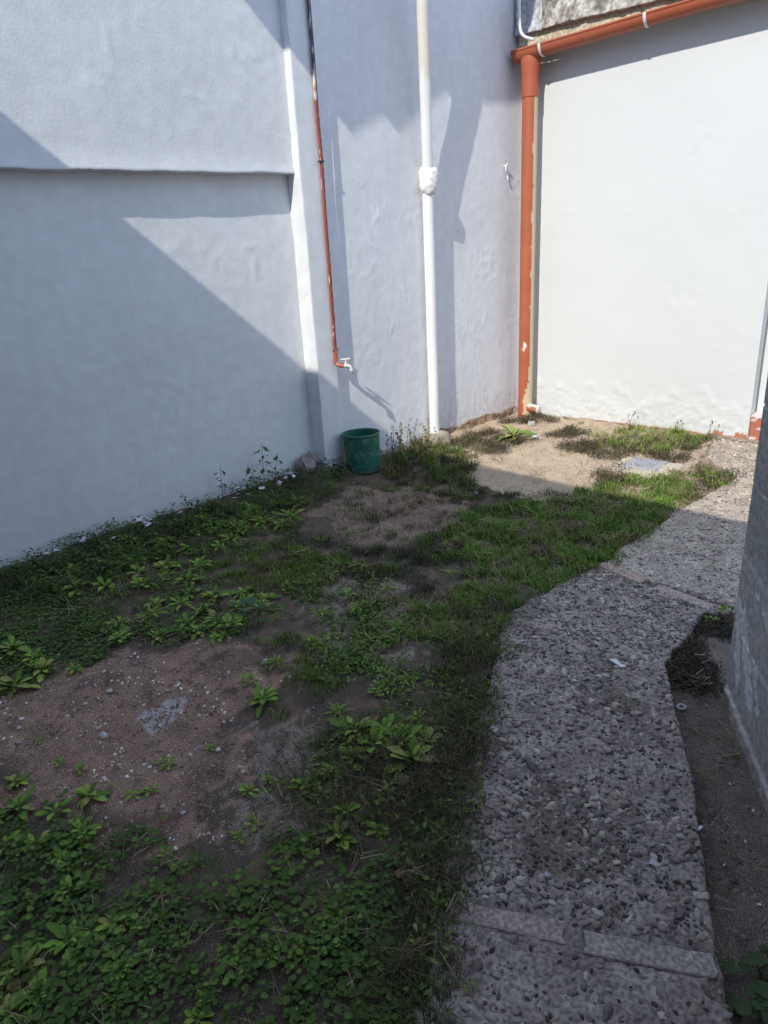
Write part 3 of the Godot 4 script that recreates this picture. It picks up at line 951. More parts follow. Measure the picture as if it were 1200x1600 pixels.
func build_white_pipe() -> void:
	var org := Vector3(0.054, 0, 1.125)
	var w := thing("drain_pipe", "tall white drain pipe with a plastered joint on the left bay wall", "pipe", org)
	var wh := Color(0.80, 0.80, 0.80)
	var scuff := func(p: Vector3, _a: float) -> Color:
		return wh * (1.0 + 0.05 * n_mid.get_noise_3dv(p * 0.6))
	var pts := []
	for i in 40:
		var y := 0.02 + 1.84 * i / 39.0
		pts.append(Vector3(0.004 + 0.004 * n_low.get_noise_1d(y), y, 0.0))
	part("lower_pipe", tube(pts, [0.0385], scuff, 28), M.painted_pipe, w)
	var up := []
	for i in 60:
		var f := i / 59.0
		var y := 1.86 + 2.4 * f
		var k := (y - 1.86)
		up.append(Vector3(0.012 + 0.115 * k, y, 0.0 + 0.135 * k))
	var cream := func(p: Vector3, _a: float) -> Color:
		var e := 0.03 * n_mid.get_noise_2d(p.x * 3.0, p.z * 3.0)
		return Color(0.73, 0.69, 0.61) if p.y > 2.50 + e and p.y < 2.89 + e else wh * (1.0 + 0.05 * n_mid.get_noise_3dv(p * 0.6))
	part("upper_pipe", tube(up, [0.0365], cream, 28), M.painted_pipe, w)
	var lump_prof := [[0.044, 1.805], [0.053, 1.82], [0.062, 1.85], [0.066, 1.89], [0.067, 1.93], [0.064, 1.955], [0.055, 1.965], [0.042, 1.97]]
	var fine := []
	for i in lump_prof.size() - 1:
		for k in 4:
			fine.append([lerpf(lump_prof[i][0], lump_prof[i + 1][0], k / 4.0), lerpf(lump_prof[i][1], lump_prof[i + 1][1], k / 4.0)])
	var j := lathe(fine, plain(Color(0.8, 0.8, 0.79)), 36)
	var arr := j.surface_get_arrays(0)
	var vs: PackedVector3Array = arr[Mesh.ARRAY_VERTEX]
	for i in vs.size():
		var p := vs[i]
		var k := 1.0 + 0.10 * n_mid.get_noise_3dv(p * 1.5) + 0.09 * n_fine.get_noise_3dv(p * 1.2)
		vs[i] = Vector3(p.x * k + 0.012, p.y + 0.02 * n_mid.get_noise_3dv(p * 2.0), p.z * k)
	var pc := PackedColorArray()
	pc.resize(vs.size())
	pc.fill(Color(0.8, 0.8, 0.79))
	part("plaster_joint", grid(vs, pc, 37, fine.size(), -Vector3.RIGHT if false else Vector3(vs[(fine.size() / 2) * 37 + 18].x, 0, vs[(fine.size() / 2) * 37 + 18].z), true), M.wall_paint, w)
	var f := part("cement_foot", lump(Vector3(0.10, 0.075, 0.105), 5, 0.3, Color(0.58, 0.50, 0.42), 24), M.soil, w)
	f.position = Vector3(0.015, 0.012, 0.01)


func build_tap_pipe() -> void:
	var org := Vector3(0.053, 0, 2.078)
	var w := thing("tap_pipe", "thin red painted water pipe running down the pilaster to a tap", "water pipe", org)
	var col := func(p: Vector3, a: float) -> Color:
		var k := n_fine.get_noise_2d(p.y * 0.5, a * 0.04) + 0.5 * n_mid.get_noise_2d(p.y, a * 0.1)
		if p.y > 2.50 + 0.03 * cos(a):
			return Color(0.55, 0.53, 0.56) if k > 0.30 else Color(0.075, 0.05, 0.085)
		if p.y > 2.32 and k > -0.25:
			return Color(0.62, 0.58, 0.57)
		if k > 0.62:
			return Color(0.66, 0.58, 0.55)
		return Color(0.29, 0.07, 0.048) * (1.0 + 0.2 * k)
	var pts := []
	for i in 220:
		var y := 0.80 + 3.45 * i / 219.0
		pts.append(Vector3(0.004 * n_low.get_noise_1d(y * 1.2), y, 0.008 * n_low.get_noise_1d(y * 0.9 + 20.0)))
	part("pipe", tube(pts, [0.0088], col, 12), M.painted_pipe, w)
	var thin := []
	for p in pts:
		thin.append(p + Vector3(-0.003, 0.0, -0.016) + Vector3(0.002, 0, 0.003) * n_mid.get_noise_1d(p.y * 1.3))
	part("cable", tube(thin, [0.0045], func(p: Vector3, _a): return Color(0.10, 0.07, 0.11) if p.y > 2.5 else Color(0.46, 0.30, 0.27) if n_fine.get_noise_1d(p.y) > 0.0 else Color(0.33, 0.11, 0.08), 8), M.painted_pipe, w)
	for y in [1.99, 0.855, 3.1]:
		var b := part("bracket", bev_box(Vector3(0.014, 0.012, 0.044), Color(0.36, 0.33, 0.33), 0.004, 2), M.metal_grey, w)
		b.position = Vector3(0.004, y, 0.0)
	part("elbow", tube(curve_pts([Vector3(0, 0.86, 0), Vector3(0, 0.80, 0), Vector3(0.004, 0.765, 0), Vector3(0.025, 0.752, -0.012), Vector3(0.05, 0.750, -0.03)], 20), [0.0145], func(p: Vector3, _a): return Color(0.36, 0.10, 0.065) if n_fine.get_noise_3dv(p) < 0.3 else Color(0.6, 0.5, 0.46), 14), M.painted_pipe, w)
	var t := thing("tap", "white garden tap with a cross handle at the end of the red pipe", "tap", org + Vector3(0.038, 0.750, -0.022))
	t.scale = Vector3.ONE * 0.78
	var wh := plain(Color(0.44, 0.44, 0.43))
	part("body", tube(curve_pts([Vector3(0, 0, 0), Vector3(0.025, 0.0, -0.014), Vector3(0.048, -0.004, -0.03), Vector3(0.062, -0.020, -0.04), Vector3(0.064, -0.05, -0.041)], 20), [0.016, 0.016, 0.016, 0.017, 0.018, 0.018, 0.018, 0.017, 0.016, 0.015, 0.015, 0.0145, 0.014, 0.014, 0.014, 0.014, 0.014, 0.0145, 0.017, 0.017, 0.016], wh, 18), M.white_plastic, t)
	part("nozzle", tube([Vector3(0.064, -0.05, -0.041), Vector3(0.064, -0.072, -0.041)], [0.0125], plain(Color(0.3, 0.29, 0.28)), 16), M.painted_pipe, t)
	part("spindle", tube([Vector3(0.026, 0.008, -0.016), Vector3(0.026, 0.022, -0.016), Vector3(0.027, 0.024, -0.016), Vector3(0.028, 0.05, -0.016)], [0.014, 0.014, 0.008, 0.007], wh, 14), M.white_plastic, t)
	part("handle", tube([Vector3(-0.010, 0.052, 0.006), Vector3(0.028, 0.054, -0.016), Vector3(0.066, 0.058, -0.038)], [0.0075, 0.009, 0.0075], wh, 12), M.white_plastic, t)


func build_bucket() -> void:
	var o := thing("bucket", "green plastic bucket standing in the weeds at the foot of the pilaster", "bucket", Vector3(0.175, -0.01, 2.0))
	var g := Color(0.012, 0.115, 0.078)
	var dirt := func(p: Vector3, _a: float) -> Color:
		var c := g * (1.0 + 0.12 * n_mid.get_noise_3dv(p * 2.0))
		var k := n_fine.get_noise_3dv(p * 0.9) + 0.7 * n_mid.get_noise_3dv(p * 1.4)
		if k > 0.62:
			return c.lerp(Color(0.25, 0.22, 0.17), 0.6)
		if k > 0.22:
			return c.lerp(Color(0.14, 0.24, 0.19), 0.5)
		if p.y < 0.05 and k > -0.2:
			return c.lerp(Color(0.12, 0.12, 0.10), 0.5)
		return c
	var prof := [[0.0, 0.0], [0.108, 0.0], [0.111, 0.004], [0.1115, 0.05], [0.1125, 0.056], [0.1165, 0.058], [0.1175, 0.062]]
	for i in 14:
		prof.append([0.1175 + 0.0075 * i / 13.0, 0.066 + 0.222 * i / 13.0])
	prof += [[0.1255, 0.292], [0.1225, 0.294], [0.1215, 0.29]]
	for i in 12:
		prof.append([0.1215 - 0.009 * i / 11.0, 0.286 - 0.27 * i / 11.0])
	prof.append([0.0, 0.012])
	part("body", lathe(prof, dirt, 48, true, 0.012), M.bucket_green, o)
	part("rim", lathe([[0.1225, 0.286], [0.1295, 0.285], [0.1315, 0.290], [0.131, 0.297], [0.127, 0.300], [0.1225, 0.298]], func(p, _a): return Color(0.03, 0.155, 0.11), 48, true, 0.012), M.bucket_green, o)
	o.rotation = Vector3(-0.02, 0.4, 0.03)


func build_small_things() -> void:
	var h := thing("wall_hook", "small white hook with a hanging cord end on the bay wall near the corner", "hook", Vector3(0.0, 2.0, 0.165))
	part("peg", tube(curve_pts([Vector3(-0.01, 0.0, 0.0), Vector3(0.02, 0.004, 0.0), Vector3(0.032, 0.02, 0.0)], 8), [0.007], plain(Color(0.75, 0.75, 0.75)), 10), M.coloured_plastic, h)
	part("cord", tube(curve_pts([Vector3(0.022, 0.004, 0.004), Vector3(0.024, -0.03, 0.010), Vector3(0.018, -0.06, -0.016), Vector3(0.024, -0.095, -0.02)], 14), [0.005], plain(Color(0.78, 0.78, 0.78)), 8), M.coloured_plastic, h)
	# inspection cover
	var at := Vector3(1.64, 0.0, 0.80)
	var d := thing("drain_cover", "square grey inspection cover in a concrete surround in the sunlit sand", "drain cover", at)
	d.rotation.y = 0.10
	var sl := bev_box(Vector3(0.42, 0.10, 0.38), Color(0.66, 0.57, 0.45), 0.03, 4, 0.03)
	part("concrete_surround", sl, M.concrete, d).position = Vector3(0.02, -0.032, 0.02)
	part("cover_plate", bev_box(Vector3(0.22, 0.022, 0.22), Color(0.42, 0.435, 0.46), 0.004, 6, 0.006), M.concrete, d).position = Vector3(0.0, 0.012, -0.02)
	var fr := part("steel_frame", frame_mesh(0.240, 0.240, 0.008, 0.020, Color(0.40, 0.40, 0.41)), M.cement_render, d)
	fr.position = Vector3(0.0, 0.012, -0.02)
	# ring on the strip of earth
	var ring := TorusMesh.new()
	ring.inner_radius = 0.009
	ring.outer_radius = 0.0165
	var rg := part("washer", ring, M.white_plastic)
	rg.position = Vector3(2.955, gh(2.955, 3.08) + 0.004, 3.08)
	rg.rotation = Vector3(0.1, 0, 0.15)
	tag(rg, "small white plastic ring lying on the dark earth beside the path edge", "ring")
	# broken plaster where the pilaster meets the ground
	var lp := [[-0.03, 0.075, 2.36, 0.06, 0.085, 0.05], [0.02, 0.03, 2.28, 0.05, 0.055, 0.045], [-0.03, 0.13, 2.30, 0.045, 0.05, 0.05]]
	for k in lp.size():
		var q = lp[k]
		var s := part("plaster_lump", lump(Vector3(q[3], q[4], q[5]), 60 + k, 0.45, Color(0.50, 0.44, 0.42) if k != 1 else Color(0.30, 0.24, 0.21), 18), M.soil)
		s.position = Vector3(q[0], q[1], q[2])
		tag(s, ["broken whitish plaster lump leaning on the wall foot left of the pilaster", "brown plaster lump lowest at the left foot of the pilaster", "crumbled plaster lump highest in the angle of wall and pilaster"][k], "plaster lump")


func frame_mesh(w: float, d: float, t: float, h: float, c: Color) -> ArrayMesh:
	var st := SurfaceTool.new()
	st.begin(Mesh.PRIMITIVE_TRIANGLES)
	for k in 4:
		var sx := w / 2 - t / 2 if k < 2 else 0.0
		var sz := d / 2 - t / 2 if k >= 2 else 0.0
		var s := -1.0 if k % 2 else 1.0
		var b := bev_box(Vector3(t if k < 2 else w - 2 * t, h, d if k < 2 else t), c, 0.002, k)
		st.append_from(b, 0, Transform3D(Basis(), Vector3(sx * s, 0, sz * s)))
	return st.commit()


# ------------------------------------------------------------------ plants
# A leaf: lies along +z from its base, bends down by «bend», folded along the midrib.
func leaf_mesh(len_: float, wid: float, bend: float, fold: float, c: Color, stalk := 0.2, wave := 0.0, n := 7) -> ArrayMesh:
	var pos := PackedVector3Array()
	var cols := PackedColorArray()
	for j in n + 1:
		var t := float(j) / n
		var w := wid * (0.10 + 0.0 * t) if t < stalk else wid * pow(sin(PI * pow(clampf(0.05 + 0.95 * (t - stalk) / (1.0 - stalk), 0.0, 1.0), 1.45) * 0.96), 0.7)
		if j == n:
			w = wid * 0.16
		var a := bend * t
		var p := Vector3(0, len_ * sin(a) / maxf(bend, 0.01) * 0.0 - len_ * (1.0 - cos(a)) / maxf(bend, 0.01), len_ * sin(a) / maxf(bend, 0.01))
		for i in 5:
			var u := (i - 2) / 2.0
			var q := p + Vector3(u * w * 0.5, absf(u) * w * fold + wave * w * sin(t * 14.0 + u * 2.0) * absf(u), 0)
			pos.append(q)
			cols.append(c * (1.12 if i == 2 else 1.0))
	return grid(pos, cols, 5, n + 1, Vector3.UP)


func rosette(called: String, at: Vector3, leaves: Array, count: int, lift: Vector2, label: String, group: String) -> Node3D:
	var o := thing(called, label, "weed", at, group)
	for k in count:
		var f := float(k) / count
		var m := part("leaf", leaves[k % leaves.size()], M.leaf, o)
		var s := lerpf(1.0, 0.55, f) * rng.randf_range(0.55, 1.15)
		m.basis = Basis(Vector3.UP, k * 2.4 + rng.randf_range(-0.3, 0.3)) * Basis(Vector3.RIGHT, -lerpf(lift.x, lift.y, f) + rng.randf_range(-0.15, 0.15)) * Basis(Vector3.BACK, rng.randf_range(-0.35, 0.35)) * Basis.from_scale(Vector3.ONE * s)
		m.position = Vector3(0, 0.004 + 0.012 * f, 0)
	return o


func copy(o: Node3D, label: String, group := "") -> Node3D:
	var c: Node3D = o.duplicate()
	var base: String = o.name.rstrip("0123456789").rstrip("_")
	c.name = numbered(base)
	add_child(c)
	c.set_meta("label", label)
	if group:
		c.set_meta("group", group)
	else:
		c.remove_meta("group")
	return c


func pt(x: float, z: float) -> Vector3:
	return Vector3(x, maxf(gh(x, z), path_h(x, z) - 0.006 if on_path(x, z) else -9.0), z)


var plant_groups := [
	{labels = ["twenty eighth from left, green weed in the crowded band below the left wall", "twenty ninth from left, green weed in the crowded band below the left wall", "twenty sixth from left, green weed in the crowded band below the left wall", "leftmost green weed in the crowded band below the left wall", "tenth from left, green weed in the crowded band below the left wall", "thirteenth from left, green weed in the crowded band below the left wall", "twenty second from left, green weed in the crowded band below the left wall", "twenty first from left, green weed in the crowded band below the left wall", "twentieth from left, green weed in the crowded band below the left wall", "sixth from left, green weed in the crowded band below the left wall", "nineteenth from left, green weed in the crowded band below the left wall", "fifteenth from left, green weed in the crowded band below the left wall", "second from left, green weed in the crowded band below the left wall", "seventh from left, green weed in the crowded band below the left wall", "twenty fifth from left, green weed in the crowded band below the left wall", "seventeenth from left, green weed in the crowded band below the left wall", "twenty seventh from left, green weed in the crowded band below the left wall", "sixteenth from left, green weed in the crowded band below the left wall", "fifth from left, green weed in the crowded band below the left wall", "twenty third from left, green weed in the crowded band below the left wall", "fourth from left, green weed in the crowded band below the left wall", "eighteenth from left, green weed in the crowded band below the left wall", "twenty fourth from left, green weed in the crowded band below the left wall", "fourteenth from left, green weed in the crowded band below the left wall", "eighth from left, green weed in the crowded band below the left wall", "thirtieth from left, green weed in the crowded band below the left wall", "eleventh from left, green weed in the crowded band below the left wall", "rightmost green weed in the crowded band below the left wall", "twelfth from left, green weed in the crowded band below the left wall", "ninth from left, green weed in the crowded band below the left wall", "third from left, green weed in the crowded band below the left wall", "thirty first from left, green weed in the crowded band below the left wall"], group = "weeds in the band below the left wall", kinds = [1, 0, 3], at = [
		[0.16, 3.13, 0.85], [0.3, 3.2, 0.93], [0.43, 3.35, 0.75], [0.14, 4.19, 0.75], [0.22, 3.81, 0.78], [0.49, 3.86, 1.09],
		[0.77, 3.74, 0.88], [0.4, 3.53, 0.77], [0.09, 3.39, 1.09], [0.27, 3.96, 0.92], [0.64, 3.79, 0.75], [0.1, 3.59, 0.77],
		[0.32, 4.21, 0.79], [0.51, 4.05, 1.02], [0.16, 3.27, 1.09], [0.52, 3.73, 0.92], [0.55, 3.42, 0.79], [0.37, 3.68, 1.01],
		[0.44, 4.16, 0.9], [0.24, 3.38, 1.05], [0.09, 4.02, 0.99], [0.25, 3.58, 0.96], [0.64, 3.6, 0.91], [0.64, 3.92, 0.99],
		[0.08, 3.85, 0.91], [0.45, 3.21, 0.78], [0.11, 3.72, 1.02], [0.29, 3.07, 0.91], [0.36, 3.81, 1.07], [0.4, 3.97, 0.81],
		[0.23, 4.09, 0.79], [0.15, 3, 0.76],
	]},
	{labels = ["seventh from left, leafy weed in the row beyond the bare soil patch", "ninth from left, leafy weed in the row beyond the bare soil patch", "leftmost leafy weed in the row beyond the bare soil patch", "eighth from left, leafy weed in the row beyond the bare soil patch", "fifth from left, leafy weed in the row beyond the bare soil patch", "twelfth from left, leafy weed in the row beyond the bare soil patch", "fourteenth from left, leafy weed in the row beyond the bare soil patch", "eleventh from left, leafy weed in the row beyond the bare soil patch", "third from left, leafy weed in the row beyond the bare soil patch", "thirteenth from left, leafy weed in the row beyond the bare soil patch", "fourth from left, leafy weed in the row beyond the bare soil patch", "sixteenth from left, leafy weed in the row beyond the bare soil patch", "second from left, leafy weed in the row beyond the bare soil patch", "rightmost leafy weed in the row beyond the bare soil patch", "sixth from left, leafy weed in the row beyond the bare soil patch", "tenth from left, leafy weed in the row beyond the bare soil patch", "fifteenth from left, leafy weed in the row beyond the bare soil patch"], group = "weeds in the row above the bare soil patch", kinds = [0, 1, 2], at = [
		[1.13, 3.95, 0.89], [1.25, 3.97, 0.83], [0.91, 4.16, 0.91], [0.89, 3.8, 0.74], [1.14, 4.1, 0.72], [1.22, 3.86, 0.8],
		[1.2, 3.71, 0.84], [1.02, 3.75, 0.86], [0.99, 4.05, 1.01], [1.33, 3.86, 1.04], [0.87, 3.97, 0.72], [1.31, 3.68, 0.85],
		[1.04, 4.22, 0.88], [1.21, 3.59, 0.72], [0.97, 3.89, 0.84], [1.09, 3.85, 0.8], [1.09, 3.62, 0.83],
	]},
	{labels = ["fourth from left, broad leaved weed at the left edge beyond the bare soil", "sixth from left, broad leaved weed at the left edge beyond the bare soil", "fifth from left, broad leaved weed at the left edge beyond the bare soil", "leftmost broad leaved weed at the left edge beyond the bare soil", "third from left, broad leaved weed at the left edge beyond the bare soil", "second from left, broad leaved weed at the left edge beyond the bare soil", "rightmost broad leaved weed at the left edge beyond the bare soil"], group = "weeds at the left edge beyond the bare soil", kinds = [1, 0], at = [
		[0.78, 4.57, 0.93], [0.91, 4.53, 0.78], [1.05, 4.66, 0.99], [0.69, 4.67, 0.88], [0.84, 4.68, 0.85], [0.96, 4.74, 0.79],
		[1.02, 4.54, 0.82],
	]},
	{labels = ["single green weed standing alone at the left end of the bare soil patch"], kinds = [0], at = [
		[1.13, 4.45, 0.6],
	]},
	{labels = ["bushy green weed on the right rim of the bare soil patch"], kinds = [0], at = [
		[1.87, 4.07, 0.99],
	]},
	{labels = ["smaller yellowish weed just behind the bushy one on the bare soil rim"], kinds = [3], at = [
		[1.74, 4.04, 0.72],
	]},
	{labels = ["second from left, bright weed in the lush cluster halfway along the path", "third from left, bright weed in the lush cluster halfway along the path", "fifth from left, bright weed in the lush cluster halfway along the path", "sixth from left, bright weed in the lush cluster halfway along the path", "leftmost bright weed in the lush cluster halfway along the path", "fourth from left, bright weed in the lush cluster halfway along the path", "rightmost bright weed in the lush cluster halfway along the path"], group = "lush weed cluster near the path", kinds = [1, 3, 0], at = [
		[2.26, 3.97, 1.1], [2.35, 3.98, 1.12], [2.4, 3.91, 0.97], [2.49, 3.95, 1.12], [2.35, 4.07, 0.94], [2.33, 3.9, 0.94],
		[2.46, 3.85, 0.81],
	]},
	{labels = ["leftmost loose weed on the thatch below the lush cluster", "second from left, loose weed on the thatch below the lush cluster", "fifth from left, loose weed on the thatch below the lush cluster", "fourth from left, loose weed on the thatch below the lush cluster", "rightmost loose weed on the thatch below the lush cluster", "third from left, loose weed on the thatch below the lush cluster", "sixth from left, loose weed on the thatch below the lush cluster"], group = "loose weeds below the lush cluster", kinds = [3, 1], at = [
		[2.32, 4.24, 0.72], [2.39, 4.23, 0.56], [2.5, 4.23, 0.63], [2.55, 4.3, 0.7], [2.53, 4.11, 0.74], [2.34, 4.16, 0.53],
		[2.61, 4.21, 0.52],
	]},
	{labels = ["fifth from left, large leafy weed in the bottom left clover", "fourth from left, large leafy weed in the bottom left clover", "second from left, large leafy weed in the bottom left clover", "third from left, large leafy weed in the bottom left clover", "leftmost large leafy weed in the bottom left clover", "rightmost large leafy weed in the bottom left clover", "sixth from left, large leafy weed in the bottom left clover"], group = "large weeds in the bottom left clover", kinds = [1, 0], at = [
		[2.16, 4.89, 0.79], [2.3, 4.95, 0.85], [2.29, 5.06, 0.75], [2.4, 5.06, 0.64], [2.39, 5.12, 0.63], [2.48, 4.9, 0.59],
		[2.35, 4.86, 0.59],
	]},
	{labels = ["third from left, green weed where the clover meets the bare soil", "fifth from left, green weed where the clover meets the bare soil", "rightmost green weed where the clover meets the bare soil", "seventh from left, green weed where the clover meets the bare soil", "fourth from left, green weed where the clover meets the bare soil", "leftmost green weed where the clover meets the bare soil", "second from left, green weed where the clover meets the bare soil", "sixth from left, green weed where the clover meets the bare soil"], group = "weeds between clover and bare soil", kinds = [1, 3], at = [
		[1.76, 4.88, 0.78], [1.86, 4.81, 0.77], [1.88, 4.72, 0.68], [2.01, 4.79, 0.82], [1.96, 4.9, 0.72], [1.89, 4.96, 0.73],
		[1.62, 4.85, 0.51], [2.07, 4.86, 0.7],
	]},
	{labels = ["second from left, small seedling rosette in the foreground clover", "fifth from left, small seedling rosette in the foreground clover", "leftmost small seedling rosette in the foreground clover", "fourth from left, small seedling rosette in the foreground clover", "sixth from left, small seedling rosette in the foreground clover", "seventh from left, small seedling rosette in the foreground clover", "ninth from left, small seedling rosette in the foreground clover", "rightmost small seedling rosette in the foreground clover", "third from left, small seedling rosette in the foreground clover", "eighth from left, small seedling rosette in the foreground clover"], group = "seedlings in the foreground clover", kinds = [3], at = [
		[2.42, 4.77, 0.47], [2.67, 4.8, 0.42], [2.53, 4.93, 0.5], [2.69, 4.83, 0.48], [2.49, 4.6, 0.4], [2.7, 4.65, 0.37],
		[2.73, 4.48, 0.38], [2.85, 4.5, 0.29], [2.31, 4.66, 0.43], [2.84, 4.68, 0.37],
	]},
	{labels = ["third from left, narrow leaved pale weed left of the bucket", "fifth from left, narrow leaved pale weed left of the bucket", "seventh from left, narrow leaved pale weed left of the bucket", "fourth from left, narrow leaved pale weed left of the bucket", "sixth from left, narrow leaved pale weed left of the bucket", "rightmost narrow leaved pale weed left of the bucket", "second from left, narrow leaved pale weed left of the bucket", "leftmost narrow leaved pale weed left of the bucket"], group = "narrow leaved weeds left of the bucket", kinds = [2], at = [
		[0.24, 2.99, 1.19], [0.26, 2.84, 1.31], [0.45, 2.87, 1.16], [0.44, 3.06, 1.14], [0.55, 3.01, 0.93], [0.33, 2.71, 1.01],
		[0.4, 3.21, 1.12], [0.48, 3.3, 0.91],
	]},
	{labels = ["second from left, pale weed at the dark mat behind the middle grass", "leftmost pale weed at the dark mat behind the middle grass", "rightmost pale weed at the dark mat behind the middle grass"], group = "pale weeds at the dark mat", kinds = [2, 3], at = [
		[0.92, 2.8, 0.46], [1.09, 2.96, 0.41], [1.7, 2.86, 0.45],
	]},
	{labels = ["fourth from left, small green weed scattered in the middle of the yard", "seventh from left, small green weed scattered in the middle of the yard", "tenth from left, small green weed scattered in the middle of the yard", "fifteenth from left, small green weed scattered in the middle of the yard", "eighth from left, small green weed scattered in the middle of the yard", "twelfth from left, small green weed scattered in the middle of the yard", "sixth from left, small green weed scattered in the middle of the yard", "fifth from left, small green weed scattered in the middle of the yard", "thirteenth from left, small green weed scattered in the middle of the yard", "seventeenth from left, small green weed scattered in the middle of the yard", "fourteenth from left, small green weed scattered in the middle of the yard", "ninth from left, small green weed scattered in the middle of the yard", "rightmost small green weed scattered in the middle of the yard", "second from left, small green weed scattered in the middle of the yard", "leftmost small green weed scattered in the middle of the yard", "third from left, small green weed scattered in the middle of the yard", "eleventh from left, small green weed scattered in the middle of the yard", "sixteenth from left, small green weed scattered in the middle of the yard"], group = "small weeds in the middle of the yard", kinds = [3, 2], at = [
		[1.21, 3.46, 0.69], [1.52, 3.52, 0.7], [1.48, 3.31, 0.66], [1.6, 3.18, 0.59], [1.71, 3.61, 0.59], [1.61, 3.37, 0.71],
		[1.69, 3.69, 0.59], [1.74, 3.8, 0.5], [2.14, 3.76, 0.57], [2.17, 3.63, 0.52], [2.06, 3.65, 0.48], [2.11, 3.92, 0.55],
		[2.34, 3.76, 0.54], [1.38, 3.92, 0.54], [1.37, 3.96, 0.54], [1.68, 3.88, 0.57], [1.88, 3.62, 0.57], [1.86, 3.38, 0.53],
	]},
	{labels = ["round leaved green weed on the very edge of the path halfway down"], kinds = [3], at = [
		[2.42, 3.62, 0.56],
	]},
	{labels = ["rightmost green weed beside the path above the left brick of the near pair", "leftmost green weed beside the path above the left brick of the near pair"], group = "weeds beside the lower path", kinds = [3], at = [
		[2.74, 4.09, 0.52], [2.89, 4.29, 0.3],
	]},
	{labels = ["tenth from left, tiny weed growing on the bare soil patch", "seventh from left, tiny weed growing on the bare soil patch", "ninth from left, tiny weed growing on the bare soil patch", "sixth from left, tiny weed growing on the bare soil patch", "fourth from left, tiny weed growing on the bare soil patch", "third from left, tiny weed growing on the bare soil patch", "second from left, tiny weed growing on the bare soil patch", "leftmost tiny weed growing on the bare soil patch", "fifth from left, tiny weed growing on the bare soil patch", "eighth from left, tiny weed growing on the bare soil patch", "rightmost tiny weed growing on the bare soil patch", "twelfth from left, tiny weed growing on the bare soil patch", "thirteenth from left, tiny weed growing on the bare soil patch", "eleventh from left, tiny weed growing on the bare soil patch"], group = "tiny weeds on the bare soil", kinds = [3], at = [
		[1.93, 4.33, 0.32], [1.88, 4.48, 0.36], [1.91, 4.47, 0.41], [1.99, 4.57, 0.39], [1.72, 4.68, 0.42], [1.62, 4.71, 0.37],
		[1.47, 4.72, 0.28], [1.63, 4.84, 0.41], [1.97, 4.62, 0.44], [2.24, 4.66, 0.35], [2.22, 4.3, 0.44], [2.21, 4.37, 0.48],
		[2.33, 4.43, 0.5], [2.34, 4.49, 0.44],
	]},
	{labels = ["small green weed at the far edge of the dead mat, nearer the house wall"], kinds = [3], at = [
		[2.83, 2.43, 0.5],
	]},
	{labels = ["small green weed at the far edge of the dead mat, nearer the path"], kinds = [1], at = [
		[2.82, 2.51, 0.44],
	]},
	{labels = ["bright green lettuce like weed sunlit on the sand near the downpipe"], kinds = [1], at = [
		[0.52, 0.71, 1.89],
	]},
	{labels = ["small bright weed sunlit on the sand between the white pipe and the lettuce like weed"], kinds = [3], at = [
		[0.28, 0.96, 0.59],
	]},
	{labels = ["tiny sunlit weed below the bright back wall left of the grass"], kinds = [3], at = [
		[0.69, 0.02, 0.5],
	]},
]
var stones := [
	[1.36, 4.42, 0.0138, "fourth from left, small pale stone on the large bare soil patch", "pale stones on the bare soil"],
	[1.53, 4.27, 0.0099, "eighth from left, small pale stone on the large bare soil patch", "pale stones on the bare soil"],
	[1.38, 4.52, 0.0098, "third from left, small pale stone on the large bare soil patch", "pale stones on the bare soil"],
	[1.46, 4.36, 0.0074, "sixth from left, small pale stone on the large bare soil patch", "pale stones on the bare soil"],
	[1.34, 4.33, 0.0077, "fifth from left, small pale stone on the large bare soil patch", "pale stones on the bare soil"],
	[1.34, 4.74, 0.0094, "second from left, small pale stone on the large bare soil patch", "pale stones on the bare soil"],
	[1.42, 4.77, 0.0091, "leftmost small pale stone on the large bare soil patch", "pale stones on the bare soil"],
	[1.96, 4.32, 0.0097, "rightmost small pale stone on the large bare soil patch", "pale stones on the bare soil"],
	[2.07, 4.58, 0.0078, "seventh from left, small pale stone on the large bare soil patch", "pale stones on the bare soil"],
	[2.14, 4.55, 0.0077, "ninth from left, small pale stone on the large bare soil patch", "pale stones on the bare soil"],
	[1.6, 4.55, 0.016, "bluish pale stone in the middle of the bare soil patch"],
	[1.88, 3.51, 0.0145, "whitish stone among the seedlings in the middle of the yard"],
	[2.44, 3.84, 0.0126, "pale angular stone beside the lush weed cluster"],
	[2.8, 4.28, 0.0114, "grey stone in the dark thatch next to the lower path"],
	[1.64, 3.9, 0.0104, "white pebble at the right rim of the bare soil patch"],
	[2.37, 4.25, 0.0135, "white stone among the loose weeds below the lush cluster"],
	[2.78, 4.36, 0.008, "grey stone in the thatch above the near bricks"],
	[2.59, 3.66, 0.0167, "sharp grey stone lying on the left edge of the path"],
	[0.49, 0.39, 0.023, "small stone beside the lettuce like weed on the sand"],
	[0.62, 0.57, 0.0297, "pale flat stone right of the lettuce like weed"],
	[1.07, 1.86, 0.0161, "stone in the shade at the edge of the sand"],
	[0.38, 0.27, 0.0368, "orange brick fragment lying on the sand near the downpipe"],
]
